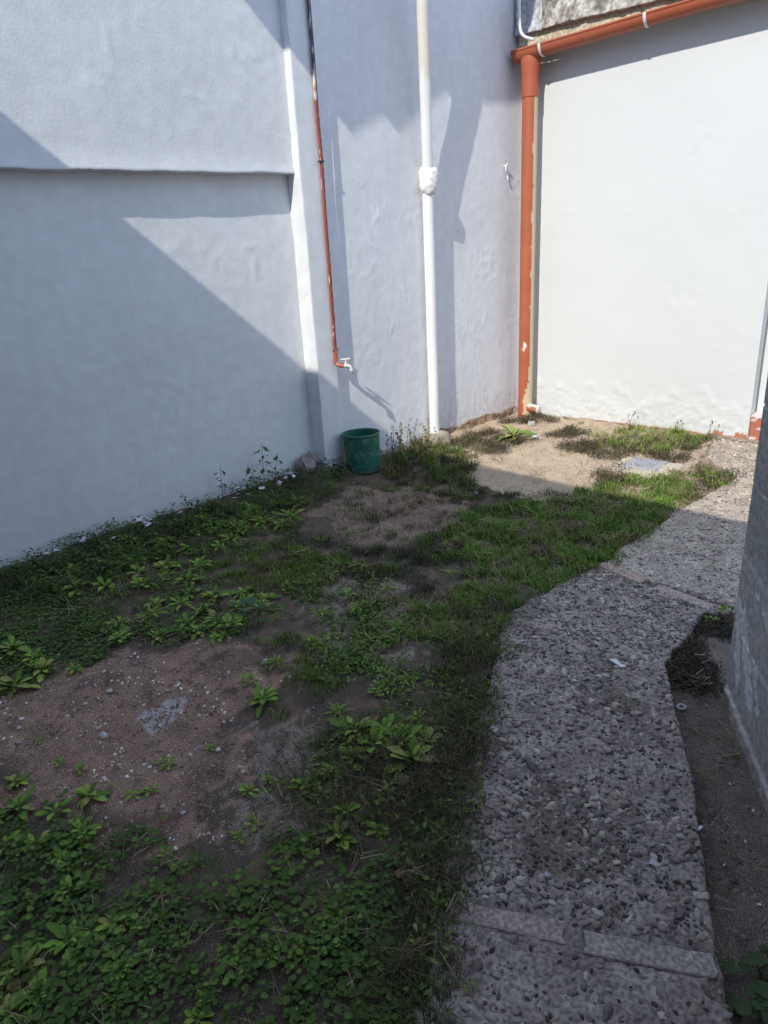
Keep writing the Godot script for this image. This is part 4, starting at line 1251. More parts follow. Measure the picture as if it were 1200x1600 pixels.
var flakes := [
	[0.04, 3.36, 0.055, 1.41, "sixteenth from left, white paint flake in the plants at the left wall foot", "paint flakes below the left wall"],
	[0.06, 2.51, 0.081, 0.86, "rightmost white paint flake in the plants at the left wall foot", "paint flakes below the left wall"],
	[0.07, 3.53, 0.051, 1.07, "fifteenth from left, white paint flake in the plants at the left wall foot", "paint flakes below the left wall"],
	[0.05, 3.8, 0.075, 0.91, "sixth from left, white paint flake in the plants at the left wall foot", "paint flakes below the left wall"],
	[0.01, 2.94, 0.068, 1.45, "twenty first from left, white paint flake in the plants at the left wall foot", "paint flakes below the left wall"],
	[0.09, 3.59, 0.063, 1.32, "thirteenth from left, white paint flake in the plants at the left wall foot", "paint flakes below the left wall"],
	[0.03, 2.69, 0.074, 1.31, "twenty sixth from left, white paint flake in the plants at the left wall foot", "paint flakes below the left wall"],
	[0.01, 3.28, 0.059, 0.95, "eighteenth from left, white paint flake in the plants at the left wall foot", "paint flakes below the left wall"],
	[0.1, 3.02, 0.057, 1.42, "twentieth from left, white paint flake in the plants at the left wall foot", "paint flakes below the left wall"],
	[0.01, 4.13, 0.063, 1.14, "leftmost white paint flake in the plants at the left wall foot", "paint flakes below the left wall"],
	[0.05, 2.54, 0.082, 0.88, "thirty second from left, white paint flake in the plants at the left wall foot", "paint flakes below the left wall"],
	[0.01, 3.6, 0.07, 1.43, "eighth from left, white paint flake in the plants at the left wall foot", "paint flakes below the left wall"],
	[0, 2.88, 0.053, 1.18, "twenty third from left, white paint flake in the plants at the left wall foot", "paint flakes below the left wall"],
	[0.01, 2.53, 0.067, 1.44, "thirtieth from left, white paint flake in the plants at the left wall foot", "paint flakes below the left wall"],
	[0.05, 3.28, 0.072, 0.87, "nineteenth from left, white paint flake in the plants at the left wall foot", "paint flakes below the left wall"],
	[0.02, 3.57, 0.071, 1.47, "eleventh from left, white paint flake in the plants at the left wall foot", "paint flakes below the left wall"],
	[0.07, 2.6, 0.071, 0.9, "twenty ninth from left, white paint flake in the plants at the left wall foot", "paint flakes below the left wall"],
	[0.12, 3, 0.085, 0.88, "twenty second from left, white paint flake in the plants at the left wall foot", "paint flakes below the left wall"],
	[0.11, 3.81, 0.058, 1.23, "seventh from left, white paint flake in the plants at the left wall foot", "paint flakes below the left wall"],
	[0.04, 2.58, 0.074, 1.21, "twenty eighth from left, white paint flake in the plants at the left wall foot", "paint flakes below the left wall"],
	[0.01, 3.93, 0.062, 1.4, "fourth from left, white paint flake in the plants at the left wall foot", "paint flakes below the left wall"],
	[0.05, 3.58, 0.064, 1.49, "twelfth from left, white paint flake in the plants at the left wall foot", "paint flakes below the left wall"],
	[0, 3.56, 0.078, 1.03, "tenth from left, white paint flake in the plants at the left wall foot", "paint flakes below the left wall"],
	[0.03, 3.3, 0.066, 1.03, "seventeenth from left, white paint flake in the plants at the left wall foot", "paint flakes below the left wall"],
	[0.08, 2.66, 0.054, 1.35, "twenty seventh from left, white paint flake in the plants at the left wall foot", "paint flakes below the left wall"],
	[0.09, 2.55, 0.078, 1.15, "thirty third from left, white paint flake in the plants at the left wall foot", "paint flakes below the left wall"],
	[0.03, 3.81, 0.076, 1.1, "fifth from left, white paint flake in the plants at the left wall foot", "paint flakes below the left wall"],
	[0.12, 2.93, 0.064, 1.06, "twenty fourth from left, white paint flake in the plants at the left wall foot", "paint flakes below the left wall"],
	[0.04, 4.09, 0.073, 0.92, "second from left, white paint flake in the plants at the left wall foot", "paint flakes below the left wall"],
	[0.03, 4.06, 0.052, 1.48, "third from left, white paint flake in the plants at the left wall foot", "paint flakes below the left wall"],
	[0.11, 2.82, 0.085, 1.22, "twenty fifth from left, white paint flake in the plants at the left wall foot", "paint flakes below the left wall"],
	[0.01, 2.52, 0.057, 1.07, "thirty first from left, white paint flake in the plants at the left wall foot", "paint flakes below the left wall"],
	[0.12, 3.63, 0.062, 0.9, "ninth from left, white paint flake in the plants at the left wall foot", "paint flakes below the left wall"],
	[0.02, 3.54, 0.053, 1.19, "fourteenth from left, white paint flake in the plants at the left wall foot", "paint flakes below the left wall"],
	[3.18, 3.49, 0.004, 0.72, "third from left, white paint flake on the earth strip right of the path", "paint flakes right of the path"],
	[3.25, 3.62, 0.004, 0.6, "fifth from left, white paint flake on the earth strip right of the path", "paint flakes right of the path"],
	[3.14, 3.45, 0.004, 0.41, "leftmost white paint flake on the earth strip right of the path", "paint flakes right of the path"],
	[3.1, 3.34, 0.004, 0.3, "second from left, white paint flake on the earth strip right of the path", "paint flakes right of the path"],
	[3.31, 3.39, 0.004, 0.39, "tenth from left, white paint flake on the earth strip right of the path", "paint flakes right of the path"],
	[3.34, 3.53, 0.004, 0.37, "ninth from left, white paint flake on the earth strip right of the path", "paint flakes right of the path"],
	[3.33, 3.64, 0.004, 0.33, "seventh from left, white paint flake on the earth strip right of the path", "paint flakes right of the path"],
	[3.22, 3.33, 0.004, 0.37, "eighth from left, white paint flake on the earth strip right of the path", "paint flakes right of the path"],
	[3.23, 3.57, 0.004, 0.31, "sixth from left, white paint flake on the earth strip right of the path", "paint flakes right of the path"],
	[3.44, 3.71, 0.004, 0.41, "rightmost white paint flake on the earth strip right of the path", "paint flakes right of the path"],
	[3.3, 3.74, 0.004, 0.32, "fourth from left, white paint flake on the earth strip right of the path", "paint flakes right of the path"],
	[2.34, 3.29, 0.006, 1.3, "white scrap of paper at the left edge of the path", ""],
	[2.7, 3.05, 0.006, 2.17, "torn white scrap on the middle of the path", ""],
	[3.22, 3.82, 0.006, 0.96, "white scrap on the right side of the path above the near bricks", ""],
	[3.04, 4.03, 0.006, 0.64, "pale scrap left on the path above the near bricks", ""],
]
var dead_leaves := [
	[2.25, 3.86, "brown dead leaf above the lush weed cluster"],
	[2.7, 4.25, "curled tan dead leaf in the dark thatch beside the path"],
	[2.75, 4.3, "larger tan dead leaf right below the curled one in the thatch"],
	[2.8, 4.19, "reddish dead leaf at the path edge"],
	[2.52, 4.01, "orange dead leaf under the lush weeds"],
	[2.31, 5.09, "dried brown leaf in the bottom left clover"],
]



func lay(o: Node3D, x: float, z: float, s: float) -> void:
	o.position = pt(x, z)
	o.rotation = Vector3(rng.randf_range(-0.12, 0.12), rng.randf() * TAU, rng.randf_range(-0.12, 0.12))
	o.scale = Vector3.ONE * s


func build_rosettes() -> void:
	var greens := [Color(0.15, 0.255, 0.036), Color(0.19, 0.32, 0.045), Color(0.12, 0.205, 0.036), Color(0.25, 0.35, 0.065), Color(0.26, 0.26, 0.08), Color(0.15, 0.24, 0.05)]
	var sets := []
	for k in 4:
		var ls := []
		for j in 4:
			var c: Color = greens[(k * 2 + j) % 6]
			match k:
				0: ls.append(leaf_mesh(0.105, 0.029, 0.7 + 0.2 * j, 0.16, c, 0.22, 0.05))
				1: ls.append(leaf_mesh(0.10, 0.032, 0.5 + 0.3 * j, 0.12, c, 0.18, 0.04))
				2: ls.append(leaf_mesh(0.12, 0.018, 0.6 + 0.25 * j, 0.22, c, 0.12, 0.08))
				3: ls.append(leaf_mesh(0.085, 0.030, 0.6 + 0.2 * j, 0.10, c, 0.30, 0.03))
		sets.append(ls)
	var protos := []
	var names := ["dock_weed", "plantain_weed", "dandelion_weed", "young_weed"]
	for g in plant_groups:
		for i in g.at.size():
			var q = g.at[i]
			var kinds: Array = g.kinds
			var k: int = kinds[i % kinds.size()]
			var o: Node3D
			while protos.size() <= 7:
				protos.append(null)
			var slot: int = k * 2 + (i / 2) % 2
			if protos[slot] == null:
				o = rosette(names[k], Vector3.ZERO, sets[k], [20, 18, 18, 10][k] + slot % 2 * 2, [Vector2(0.5, 1.35), Vector2(0.45, 1.25), Vector2(0.4, 1.1), Vector2(0.5, 1.3)][k], g.labels[i], g.get("group", ""))
				protos[slot] = o
			else:
				o = copy(protos[slot], g.labels[i], g.get("group", ""))
			lay(o, q[0], q[1], q[2])


func stem_weed(called: String, at: Vector3, height: float, nl: int, llen: float, lean: Vector2, label: String, heads := 0, lc := Color(0.05, 0.10, 0.03), group := "") -> Node3D:
	var o := thing(called, label, "weed", at, group)
	var tips := []
	var stems := 1 if heads == 0 else 3
	for s in stems:
		var ang := rng.randf() * TAU
		var out := lean + Vector2(cos(ang), sin(ang)) * (0.0 if s == 0 else height * 0.3)
		var hh := height * (1.0 if s == 0 else rng.randf_range(0.6, 0.9))
		var pts := curve_pts([Vector3.ZERO, Vector3(out.x * 0.25, hh * 0.4, out.y * 0.25), Vector3(out.x * 0.6, hh * 0.75, out.y * 0.6), Vector3(out.x, hh, out.y)], 14)
		part("stem", tube(pts, [0.0032, 0.003, 0.0028, 0.0026, 0.0024, 0.0022, 0.002, 0.0018, 0.0016, 0.0015, 0.0014, 0.0013, 0.0012, 0.0012, 0.001], plain(Color(0.13, 0.13, 0.05) if heads else Color(0.07, 0.10, 0.035)), 6), M.leaf, o)
		tips.append(pts)
	var lm := leaf_mesh(llen, llen * 0.42, 0.8, 0.14, lc, 0.2, 0.04, 6)
	for k in nl:
		var pts: Array = tips[k % stems]
		var f := 0.2 + 0.8 * (k / stems + 1.0) / (nl / stems + 1.0)
		var p: Vector3 = pts[int(clampf(f, 0, 1) * 14)]
		var m := part("leaf", lm, M.leaf, o)
		m.position = p
		m.basis = Basis(Vector3.UP, k * 2.6 + rng.randf_range(-0.4, 0.4)) * Basis(Vector3.RIGHT, rng.randf_range(-0.5, 0.35)) * Basis.from_scale(Vector3.ONE * rng.randf_range(0.65, 1.1))
	for k in heads:
		var pts: Array = tips[k % stems]
		var p: Vector3 = pts[14 - (k / stems) * 2] if 14 - (k / stems) * 2 > 4 else pts[14]
		var m := part("seed_head", lump(Vector3(0.005, 0.009, 0.005), k, 0.4, Color(0.22, 0.17, 0.075), 8), M.dry_leaf, o)
		m.position = p + Vector3(rng.randf_range(-0.012, 0.012), rng.randf_range(0, 0.012), rng.randf_range(-0.012, 0.012))
	return o


func build_tall_weeds() -> void:
	stem_weed("nettle_weed", Vector3(0.0, 0.05, 2.72), 0.31, 16, 0.066, Vector2(0.02, 0.0), "tallest leafy weed stem standing against the shaded left wall")
	stem_weed("nettle_weed", Vector3(0.03, 0.05, 2.80), 0.20, 11, 0.058, Vector2(0.01, 0.06), "short leafy weed leaning beside the tallest stem at the left wall")
	stem_weed("nettle_weed", Vector3(0.03, 0.05, 2.66), 0.22, 11, 0.055, Vector2(0.0, -0.05), "leafy weed just right of the tallest stem at the left wall")
	stem_weed("nettle_weed", Vector3(0.0, 0.05, 3.04), 0.24, 9, 0.052, Vector2(0.01, -0.01), "thin upright weed left of the tallest stem on the wall")
	stem_weed("nettle_weed", Vector3(0.0, 0.05, 3.28), 0.14, 6, 0.042, Vector2(0.0, 0.03), "smallest wall weed, left of the thin upright one")
	stem_weed("nettle_weed", Vector3(0.13, 0.02, 2.22), 0.12, 9, 0.08, Vector2(0.02, 0.05), "dark leafy weed in front of the pilaster, left of the bucket", 0, Color(0.022, 0.04, 0.02))
	stem_weed("nettle_weed", Vector3(0.20, 0.02, 2.26), 0.09, 8, 0.07, Vector2(-0.03, 0.03), "low dark weed touching the left side of the bucket", 0, Color(0.025, 0.045, 0.02))
	var seed_labels := ["dry seeding weed nearest the rim of the green bucket", "dry seeding weed close to the wall behind the bucket clump", "tallest dry seeding weed in the clump right of the bucket", "dry seeding weed against the wall midway to the white pipe", "dry seeding weed at the front of the clump right of the bucket", "dry seeding weed closest to the white pipe", "shortest dry seeding weed, front right of the bucket", "dry seeding weed touching the right side of the bucket"]
	var sp := [[0.16, 1.70, 0.30], [0.12, 1.58, 0.26], [0.22, 1.62, 0.33], [0.10, 1.42, 0.24], [0.28, 1.52, 0.22], [0.15, 1.30, 0.20], [0.35, 1.60, 0.18], [0.2, 1.80, 0.24]]
	for i in sp.size():
		var q = sp[i]
		stem_weed("seeding_weed", pt(q[0], q[1]), q[2], 12, 0.04, Vector2(rng.randf_range(-0.05, 0.08), rng.randf_range(-0.06, 0.06)), seed_labels[i], 9, Color(0.16, 0.15, 0.045), "dry seeding weeds beside the bucket")
	var wl := [[1.10, -0.02, 0.14, "thin seeding stalk left of the others under the bright back wall"], [1.45, -0.06, 0.12, "thin seeding stalk in the middle of the grass under the bright back wall"], [1.72, -0.02, 0.16, "branching dry stalk at the right end of the grass under the back wall"]]
	for q in wl:
		stem_weed("dry_stalk", pt(q[0], q[1]), q[2], 4, 0.03, Vector2(0.03, 0.0), q[3], 4, Color(0.13, 0.14, 0.06))
	var gc := [[0.72, 1.80, 0.20, "tall grass clump at the shade edge between bucket and path grass"], [0.30, 1.72, 0.17, "upright grass clump right beside the green bucket"], [0.95, 1.95, 0.15, "small upright grass clump on the sand's shaded edge"], [0.48, 1.30, 0.12, "bright grass clump in the sun below the white pipe"]]
	for i in gc.size():
		var q = gc[i]
		var o := thing("grass_clump", q[3], "grass clump", pt(q[0], q[1]))
		part("blades", tuft(26, q[2], 0.004, 0.035, 0.55, 200 + i), M.blade_green, o)
	# vine with broad lobed leaves in the low corner at the bottom right
	var v := thing("vine", "creeping plant with broad dark lobed leaves in the bottom right corner", "plant", Vector3(3.50, -0.035, 3.90))
	var lm := round_leaf(0.021, Color(0.060, 0.095, 0.036), 0.22)
	for k in 26:
		var m := part("leaf", lm, M.leaf, v)
		m.position = Vector3(rng.randf_range(-0.04, 0.10), rng.randf_range(0.015, 0.045), rng.randf_range(-0.07, 0.12))
		m.basis = Basis(Vector3.UP, rng.randf() * TAU) * Basis(Vector3.RIGHT, rng.randf_range(-0.5, 0.3)) * Basis.from_scale(Vector3.ONE * rng.randf_range(0.6, 1.1))
	for k in 4:
		part("stem", tube(curve_pts([Vector3(0.02, -0.01, 0.0), Vector3(rng.randf_range(-0.05, 0.08), 0.03, rng.randf_range(-0.05, 0.06)), Vector3(rng.randf_range(-0.03, 0.10), 0.035, rng.randf_range(-0.08, 0.09))], 8), [0.002], plain(Color(0.06, 0.08, 0.03)), 6), M.leaf, v)
	# squash-like dark seedling in the middle of the weeds
	var sq := thing("broad_seedling", "dark seedling with broad rounded leaves among the weeds by the bare soil", "plant", pt(1.30, 3.72))
	var lm2 := round_leaf(0.021, Color(0.07, 0.11, 0.06), 0.12)
	for k in 9:
		var m := part("leaf", lm2, M.leaf, sq)
		m.basis = Basis(Vector3.UP, k * 2.4) * Basis(Vector3.RIGHT, -0.3) * Basis.from_scale(Vector3.ONE * rng.randf_range(0.7, 1.1))
		m.position = Basis(Vector3.UP, k * 2.4) * Vector3(0, 0.02 + 0.006 * (k % 4), 0.015 + 0.012 * (k % 3))


func round_leaf(r: float, c: Color, lobes := 0.0) -> ArrayMesh:
	var st := SurfaceTool.new()
	st.begin(Mesh.PRIMITIVE_TRIANGLES)
	var n := 14 if lobes > 0.0 else 8
	var rim := []
	for i in n + 1:
		var a := -PI * 0.92 + 2.0 * PI * 0.92 * i / n
		var rr := r * (1.0 + lobes * sin(a * 5.0) * 0.5)
		rim.append(Vector3(sin(a) * rr, 0.18 * r * (1.0 if i % 2 else 0.6), cos(a) * rr + r * 0.8))
	var mid := Vector3(0, 0, r * 0.45)
	for i in n:
		for p in [mid, rim[i + 1], rim[i]]:
			st.set_smooth_group(0)
			st.set_color(c)
			st.add_vertex(p)
	st.generate_normals()
	return st.commit()


func sprig_round(r: float, n: int, spread: float, h: float, seed_: int) -> ArrayMesh:
	# a handful of small round leaves on short stalks
	var st := SurfaceTool.new()
	st.begin(Mesh.PRIMITIVE_TRIANGLES)
	var g := RandomNumberGenerator.new()
	g.seed = seed_
	for k in n:
		var c := Color(1, 1, 1) * g.randf_range(0.7, 1.25)
		c.a = 1.0
		var lf := round_leaf(r * g.randf_range(0.7, 1.15), c)
		var a := g.randf() * TAU
		var d := spread * sqrt(g.randf())
		var b := Basis(Vector3.UP, g.randf() * TAU) * Basis(Vector3.RIGHT, g.randf_range(-0.55, 0.35))
		st.append_from(lf, 0, Transform3D(b, Vector3(cos(a) * d, h * g.randf_range(0.4, 1.0), sin(a) * d)))
	return st.commit()


func sprig_oval(len_: float, n: int, spread: float, h: float, seed_: int) -> ArrayMesh:
	var st := SurfaceTool.new()
	st.begin(Mesh.PRIMITIVE_TRIANGLES)
	var g := RandomNumberGenerator.new()
	g.seed = seed_
	for k in n:
		var c := Color(1, 1, 1) * g.randf_range(0.7, 1.25)
		var lf := leaf_mesh(len_ * g.randf_range(0.7, 1.2), len_ * 0.45, 0.6, 0.15, c, 0.15, 0.0, 3)
		var a := g.randf() * TAU
		var d := spread * sqrt(g.randf())
		var b := Basis(Vector3.UP, g.randf() * TAU) * Basis(Vector3.RIGHT, g.randf_range(-0.9, 0.1))
		st.append_from(lf, 0, Transform3D(b, Vector3(cos(a) * d, h * g.randf_range(0.1, 1.0), sin(a) * d)))
	return st.commit()


func tuft(n: int, h: float, w: float, spread: float, lean: float, seed_: int) -> ArrayMesh:
	var st := SurfaceTool.new()
	st.begin(Mesh.PRIMITIVE_TRIANGLES)
	var g := RandomNumberGenerator.new()
	g.seed = seed_
	for k in n:
		var a := g.randf() * TAU
		var b := g.randf() * TAU
		var base := Vector3(cos(a), 0, sin(a)) * spread * sqrt(g.randf())
		var dir := Vector3(cos(b), 0, sin(b))
		var side := Vector3(-dir.z, 0, dir.x) * w * 0.5 * g.randf_range(0.7, 1.3)
		var hh := h * g.randf_range(0.5, 1.1)
		var ln := lean * g.randf_range(0.3, 1.3)
		var p1 := base + dir * hh * ln * 0.35 + Vector3.UP * hh * 0.55
		var p2 := base + dir * hh * ln + Vector3.UP * hh * (1.0 - 0.35 * ln)
		var c := Color(1, 1, 1) * g.randf_range(0.75, 1.25)
		for p in [base - side, p1 - side * 0.8, base + side, base + side, p1 - side * 0.8, p1 + side * 0.8, p1 - side * 0.8, p2, p1 + side * 0.8]:
			st.set_smooth_group(-1)
			st.set_color(c)
			st.add_vertex(p)
	st.generate_normals()
	return st.commit()


func fill(regions: Array, per_m2: float, cols: Array, smin: float, smax: float, warp := 0.1, gap := -9.0, avoid := [], tilt := 0.15, gap_scale := 1.0) -> Array:
	var items := []
	for k in regions:
		var lo := Vector2(99, 99)
		var hi := Vector2(-99, -99)
		for p in poly[k]:
			lo = lo.min(p)
			hi = hi.max(p)
		lo -= Vector2(warp, warp)
		hi += Vector2(warp, warp)
		var n := int((hi.x - lo.x) * (hi.y - lo.y) * per_m2)
		for i in n:
			var x := rng.randf_range(lo.x, hi.x)
			var z := rng.randf_range(lo.y, hi.y)
			if x < -0.04 or BN.dot(Vector3(x, 0, z)) < 0.012 or (x < 0.05 and z > 2.03 and z < 2.26):
				continue
			if not in_poly(k, x, z, warp):
				continue
			var g := n_mid.get_noise_2d(x * gap_scale + 60.0, z * gap_scale) + 0.35 * n_fine.get_noise_2d(x, z)
			if g < gap:
				continue
			if HN.dot(Vector3(x, 0, z) - HO) < 0.03 and z > 2.6:
				continue
			var bad := false
			for a in avoid:
				if in_poly(a, x, z, warp):
					bad = true
			if bad or (on_path(x, z) and on_path(x - 0.05, z) and on_path(x - 0.03, z + 0.04)):
				continue
			var s := rng.randf_range(smin, smax)
			var t := n_mid.get_noise_2d(x * 0.7 + 5.0, z * 0.7) * 0.9 + 0.5 + rng.randf_range(-0.35, 0.35)
			var c: Color = cols[clampi(int(t * cols.size()), 0, cols.size() - 1)]
			var b := Basis.from_euler(Vector3(rng.randf_range(-tilt, tilt), rng.randf() * TAU, rng.randf_range(-tilt, tilt))).scaled_local(Vector3.ONE * s)
			items.append([Transform3D(b, pt(x, z) - Vector3(0, 0.003, 0)), c * rng.randf_range(0.85, 1.15)])
	return items


func stuff(called: String, label: String, mesh: Mesh, m: Material, items: Array) -> void:
	var o := multi(called, mesh, m, items)
	tag(o, label, "ground cover", "", "stuff")


func build_cover() -> void:
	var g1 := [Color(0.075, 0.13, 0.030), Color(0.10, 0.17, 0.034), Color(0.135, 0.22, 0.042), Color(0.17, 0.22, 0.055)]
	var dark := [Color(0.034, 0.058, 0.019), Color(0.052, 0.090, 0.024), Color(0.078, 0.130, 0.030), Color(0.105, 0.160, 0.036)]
	var grass := [Color(0.11, 0.18, 0.036), Color(0.14, 0.235, 0.038), Color(0.175, 0.29, 0.048), Color(0.22, 0.25, 0.075), Color(0.19, 0.145, 0.08)]
	var thatch := [Color(0.075, 0.06, 0.04), Color(0.10, 0.095, 0.04), Color(0.16, 0.13, 0.07), Color(0.07, 0.10, 0.03)]
	var mats := [Color(0.060, 0.055, 0.035), Color(0.09, 0.070, 0.045), Color(0.085, 0.095, 0.035), Color(0.12, 0.085, 0.055)]
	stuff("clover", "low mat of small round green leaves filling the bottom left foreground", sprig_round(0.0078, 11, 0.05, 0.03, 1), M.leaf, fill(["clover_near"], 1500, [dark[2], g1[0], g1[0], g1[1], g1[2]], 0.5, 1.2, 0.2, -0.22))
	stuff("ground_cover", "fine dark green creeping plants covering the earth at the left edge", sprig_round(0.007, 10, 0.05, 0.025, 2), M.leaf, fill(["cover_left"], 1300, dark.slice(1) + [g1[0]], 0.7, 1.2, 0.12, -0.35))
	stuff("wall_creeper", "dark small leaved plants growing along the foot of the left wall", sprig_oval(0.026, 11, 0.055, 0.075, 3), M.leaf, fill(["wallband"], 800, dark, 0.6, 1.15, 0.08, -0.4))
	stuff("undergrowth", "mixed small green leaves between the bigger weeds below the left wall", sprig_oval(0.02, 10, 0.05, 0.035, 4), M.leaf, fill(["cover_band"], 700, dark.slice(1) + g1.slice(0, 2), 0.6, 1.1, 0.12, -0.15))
	stuff("seedlings", "scattered pale green seedlings in the middle of the yard", sprig_oval(0.022, 7, 0.045, 0.025, 5), M.leaf, fill(["sprouts_mid", "weed_mid", "gray_mid", "edge_grass"], 900, g1, 0.6, 1.2, 0.15, -0.02))
	stuff("grass", "short green grass along the left edge of the path", tuft(22, 0.055, 0.0035, 0.035, 0.8, 6), M.blade, fill(["grass_path"], 1250, grass, 0.55, 1.25, 0.14, -0.24))
	stuff("thin_grass", "thin patchy grass in the middle of the yard", tuft(16, 0.05, 0.003, 0.035, 0.8, 7), M.blade, fill(["edge_grass"], 900, grass.slice(0, 2) + thatch, 0.5, 1.2, 0.1, -0.3) + fill(["mid_dark"], 800, grass.slice(0, 3) + thatch.slice(0, 2), 0.4, 1.1, 0.15, 0.0) + fill(["grass_mid", "grass_low"], 1200, grass, 0.6, 1.2, 0.15, -0.3) + fill(["gray_mid", "sprouts_mid", "dark_mat", "soil_back", "cover_band"], 420, grass.slice(0, 2) + thatch, 0.6, 1.0, 0.15, 0.0))
	stuff("sunlit_grass", "sunlit yellowish green grass under the back wall", tuft(18, 0.075, 0.0035, 0.04, 0.7, 8), M.blade, fill(["grass_sun"], 620, [Color(0.17, 0.25, 0.055), Color(0.23, 0.29, 0.07), Color(0.30, 0.30, 0.13)], 0.6, 1.2, 0.12, -0.2))
	stuff("creeping_mat", "brownish flat creeping mats on the sunlit sand", sprig_oval(0.017, 16, 0.05, 0.03, 9), M.leaf, fill(["mats_sun", "mat2", "mat3", "mat4", "mat5", "mat6"], 2200, mats, 0.6, 1.15, 0.10, -0.30))
	stuff("bucket_grass", "long tangled grass to the right of the green bucket", tuft(16, 0.14, 0.004, 0.05, 0.9, 10), M.blade, fill(["bucket_grass"], 420, [Color(0.05, 0.075, 0.02), Color(0.09, 0.14, 0.03), Color(0.15, 0.17, 0.045), Color(0.10, 0.08, 0.04)], 0.35, 1.05, 0.10, -0.3))
	stuff("dead_mat", "dark withered plant mat between the bare soil and the grass", sprig_oval(0.016, 12, 0.05, 0.02, 11), M.leaf, fill(["dark_mat", "bucket_grass", "mid_dark"], 800, [Color(0.03, 0.03, 0.018), Color(0.05, 0.04, 0.025), Color(0.03, 0.045, 0.018)], 0.6, 1.1, 0.12, -0.3))
	stuff("thatch", "dark dry thatch of thin stalks beside the lower path", tuft(16, 0.06, 0.0022, 0.05, 1.7, 12), M.blade, fill(["thatch", "weed_mid", "edge_grass"], 1000, thatch, 0.6, 1.4, 0.12, -0.5, [], 0.5))
	stuff("dead_moss", "almost black dead plant mat between the path and the house corner", sprig_oval(0.015, 16, 0.05, 0.022, 13), M.leaf, fill(["mossR"], 5500, [Color(0.030, 0.024, 0.017), Color(0.055, 0.042, 0.028), Color(0.040, 0.034, 0.022), Color(0.075, 0.058, 0.036)], 0.6, 1.1, 0.05, -0.6))
	stuff("straw", "pale dry grass stalks strewn over the soil", tuft(3, 0.06, 0.0022, 0.05, 2.4, 14), M.dry_leaf, fill(["soil_back"], 420, [Color(0.40, 0.31, 0.19), Color(0.26, 0.18, 0.11), Color(0.14, 0.10, 0.07)], 0.5, 1.5, 0.25, -0.3, [], 1.2) + fill(["sand"], 120, [Color(0.26, 0.20, 0.12), Color(0.18, 0.13, 0.08), Color(0.10, 0.08, 0.05)], 0.5, 1.5, 0.2, -0.1, [], 1.2) + fill(["gray_spots", "thatch", "clover_near", "weed_mid", "gray_mid", "edge_grass", "grass_path", "cover_band", "stripR", "mossR"], 260, [Color(0.38, 0.30, 0.17), Color(0.22, 0.17, 0.09)], 0.6, 1.4, 0.2, -0.3, [], 1.2))


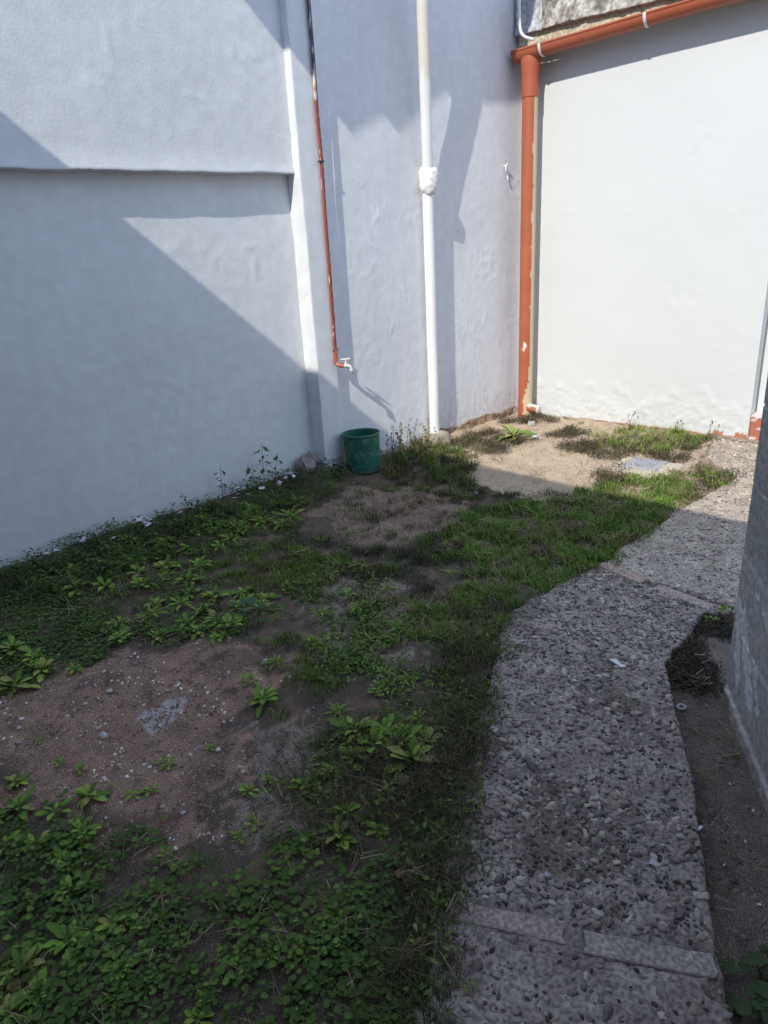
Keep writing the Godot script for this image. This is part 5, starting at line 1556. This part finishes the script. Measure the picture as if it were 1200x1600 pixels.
func build_litter() -> void:
	var chip := lump(Vector3(1, 0.6, 0.8), 71, 0.5, Color.WHITE, 6)
	var items := fill(["soil_red"], 2600, [Color(0.52, 0.45, 0.40), Color(0.72, 0.68, 0.64), Color(0.36, 0.27, 0.22), Color(0.85, 0.84, 0.82)], 0.0016, 0.0050, 0.3, -0.20, [], 0.4, 1.6)
	items += fill(["soil_red"], 900, [Color(0.72, 0.69, 0.66), Color(0.85, 0.84, 0.82), Color(0.55, 0.47, 0.42)], 0.003, 0.0095, 0.35, 0.10, [], 0.4, 0.9)
	items += fill(["white_dust"], 22000, [Color(0.55, 0.53, 0.51), Color(0.72, 0.70, 0.68), Color(0.4, 0.36, 0.33)], 0.0014, 0.0045, 0.08, -0.4)
	items += fill(["gray_spots", "gray_mid", "soil_back", "weed_mid", "sprouts_mid"], 1500, [Color(0.42, 0.38, 0.35), Color(0.6, 0.57, 0.54), Color(0.26, 0.21, 0.18)], 0.0014, 0.0055, 0.2, -0.1)
	items += fill(["sand"], 420, [Color(0.5, 0.42, 0.34), Color(0.36, 0.27, 0.2), Color(0.62, 0.58, 0.52)], 0.0014, 0.005, 0.15, -0.1)
	items += fill(["stripR"], 900, [Color(0.12, 0.10, 0.09), Color(0.2, 0.18, 0.16), Color(0.6, 0.6, 0.6)], 0.0012, 0.0035, 0.05, -0.3)
	stuff("gravel_bits", "small pale chips of stone and plaster strewn on the bare soil", chip, M.chip, items)
	var crumbs := fill(["soil_red", "soil_back", "gray_spots", "gray_mid"], 6500, [Color(0.16, 0.105, 0.085), Color(0.29, 0.20, 0.16), Color(0.36, 0.26, 0.215), Color(0.23, 0.16, 0.13)], 0.0018, 0.0085, 0.25)
	crumbs += fill(["stripR"], 6000, [Color(0.12, 0.095, 0.08), Color(0.20, 0.16, 0.135), Color(0.26, 0.215, 0.18)], 0.0016, 0.0075, 0.06)
	crumbs += fill(["stripR"], 900, [Color(0.14, 0.11, 0.09), Color(0.25, 0.20, 0.165)], 0.006, 0.014, 0.06, -0.1)
	crumbs += fill(["sand"], 2500, [Color(0.45, 0.32, 0.21), Color(0.58, 0.44, 0.31), Color(0.36, 0.25, 0.17)], 0.0014, 0.0065, 0.12)
	stuff("soil_crumbs", "crumbs and small clods of dry soil on the bare ground", lump(Vector3(1, 0.7, 0.9), 75, 0.5, Color.WHITE, 6), M.soil_crumb, crumbs)
	# stones one can pick out
	var shapes := []
	for k in 5:
		shapes.append(lump(Vector3(1.0, 0.62, 0.8), 80 + k, 0.45, [Color(0.50, 0.47, 0.45), Color(0.36, 0.34, 0.33), Color(0.58, 0.56, 0.55), Color(0.42, 0.36, 0.32), Color(0.5, 0.5, 0.52)][k], 10))
	for i in stones.size():
		var q = stones[i]
		var o := part("stone", shapes[i % 5], M.chip)
		o.position = pt(q[0], q[1]) + Vector3(0, q[2] * 0.35, 0)
		o.rotation = Vector3(rng.randf_range(-0.4, 0.4), rng.randf() * TAU, rng.randf_range(-0.4, 0.4))
		o.scale = Vector3.ONE * q[2]
		tag(o, q[3], "stone", q[4] if q.size() > 4 else "")
	# paint flakes below the left wall and on the right strip
	var fl := []
	for k in 5:
		var p := bev_box(Vector3(0.03 - 0.003 * k, 0.003, 0.018 + 0.002 * k), Color(0.62, 0.62, 0.64), 0.0012, k, 0.004)
		fl.append(p)
	for i in flakes.size():
		var q = flakes[i]
		var o := part("paint_flake", fl[i % 5], M.chip)
		o.position = pt(q[0], q[1]) + Vector3(0, q[2], 0)
		o.rotation = Vector3(rng.randf_range(-0.6, 0.6), rng.randf() * TAU, rng.randf_range(-0.5, 0.5))
		o.scale = Vector3.ONE * q[3]
		tag(o, q[4], "flake", q[5])
	# dead leaves
	var dc := [Color(0.27, 0.16, 0.07), Color(0.30, 0.20, 0.10), Color(0.24, 0.12, 0.06)]
	for i in dead_leaves.size():
		var q = dead_leaves[i]
		var o := part("dead_leaf", leaf_mesh(0.05, 0.036, 1.4, 0.35, dc[i % 3], 0.12, 0.2), M.dry_leaf)
		o.position = pt(q[0], q[1]) + Vector3(0, 0.022, 0)
		o.rotation = Vector3(rng.randf_range(-0.3, 0.3), rng.randf() * TAU, rng.randf_range(-0.5, 0.5))
		tag(o, q[2], "dead leaf")
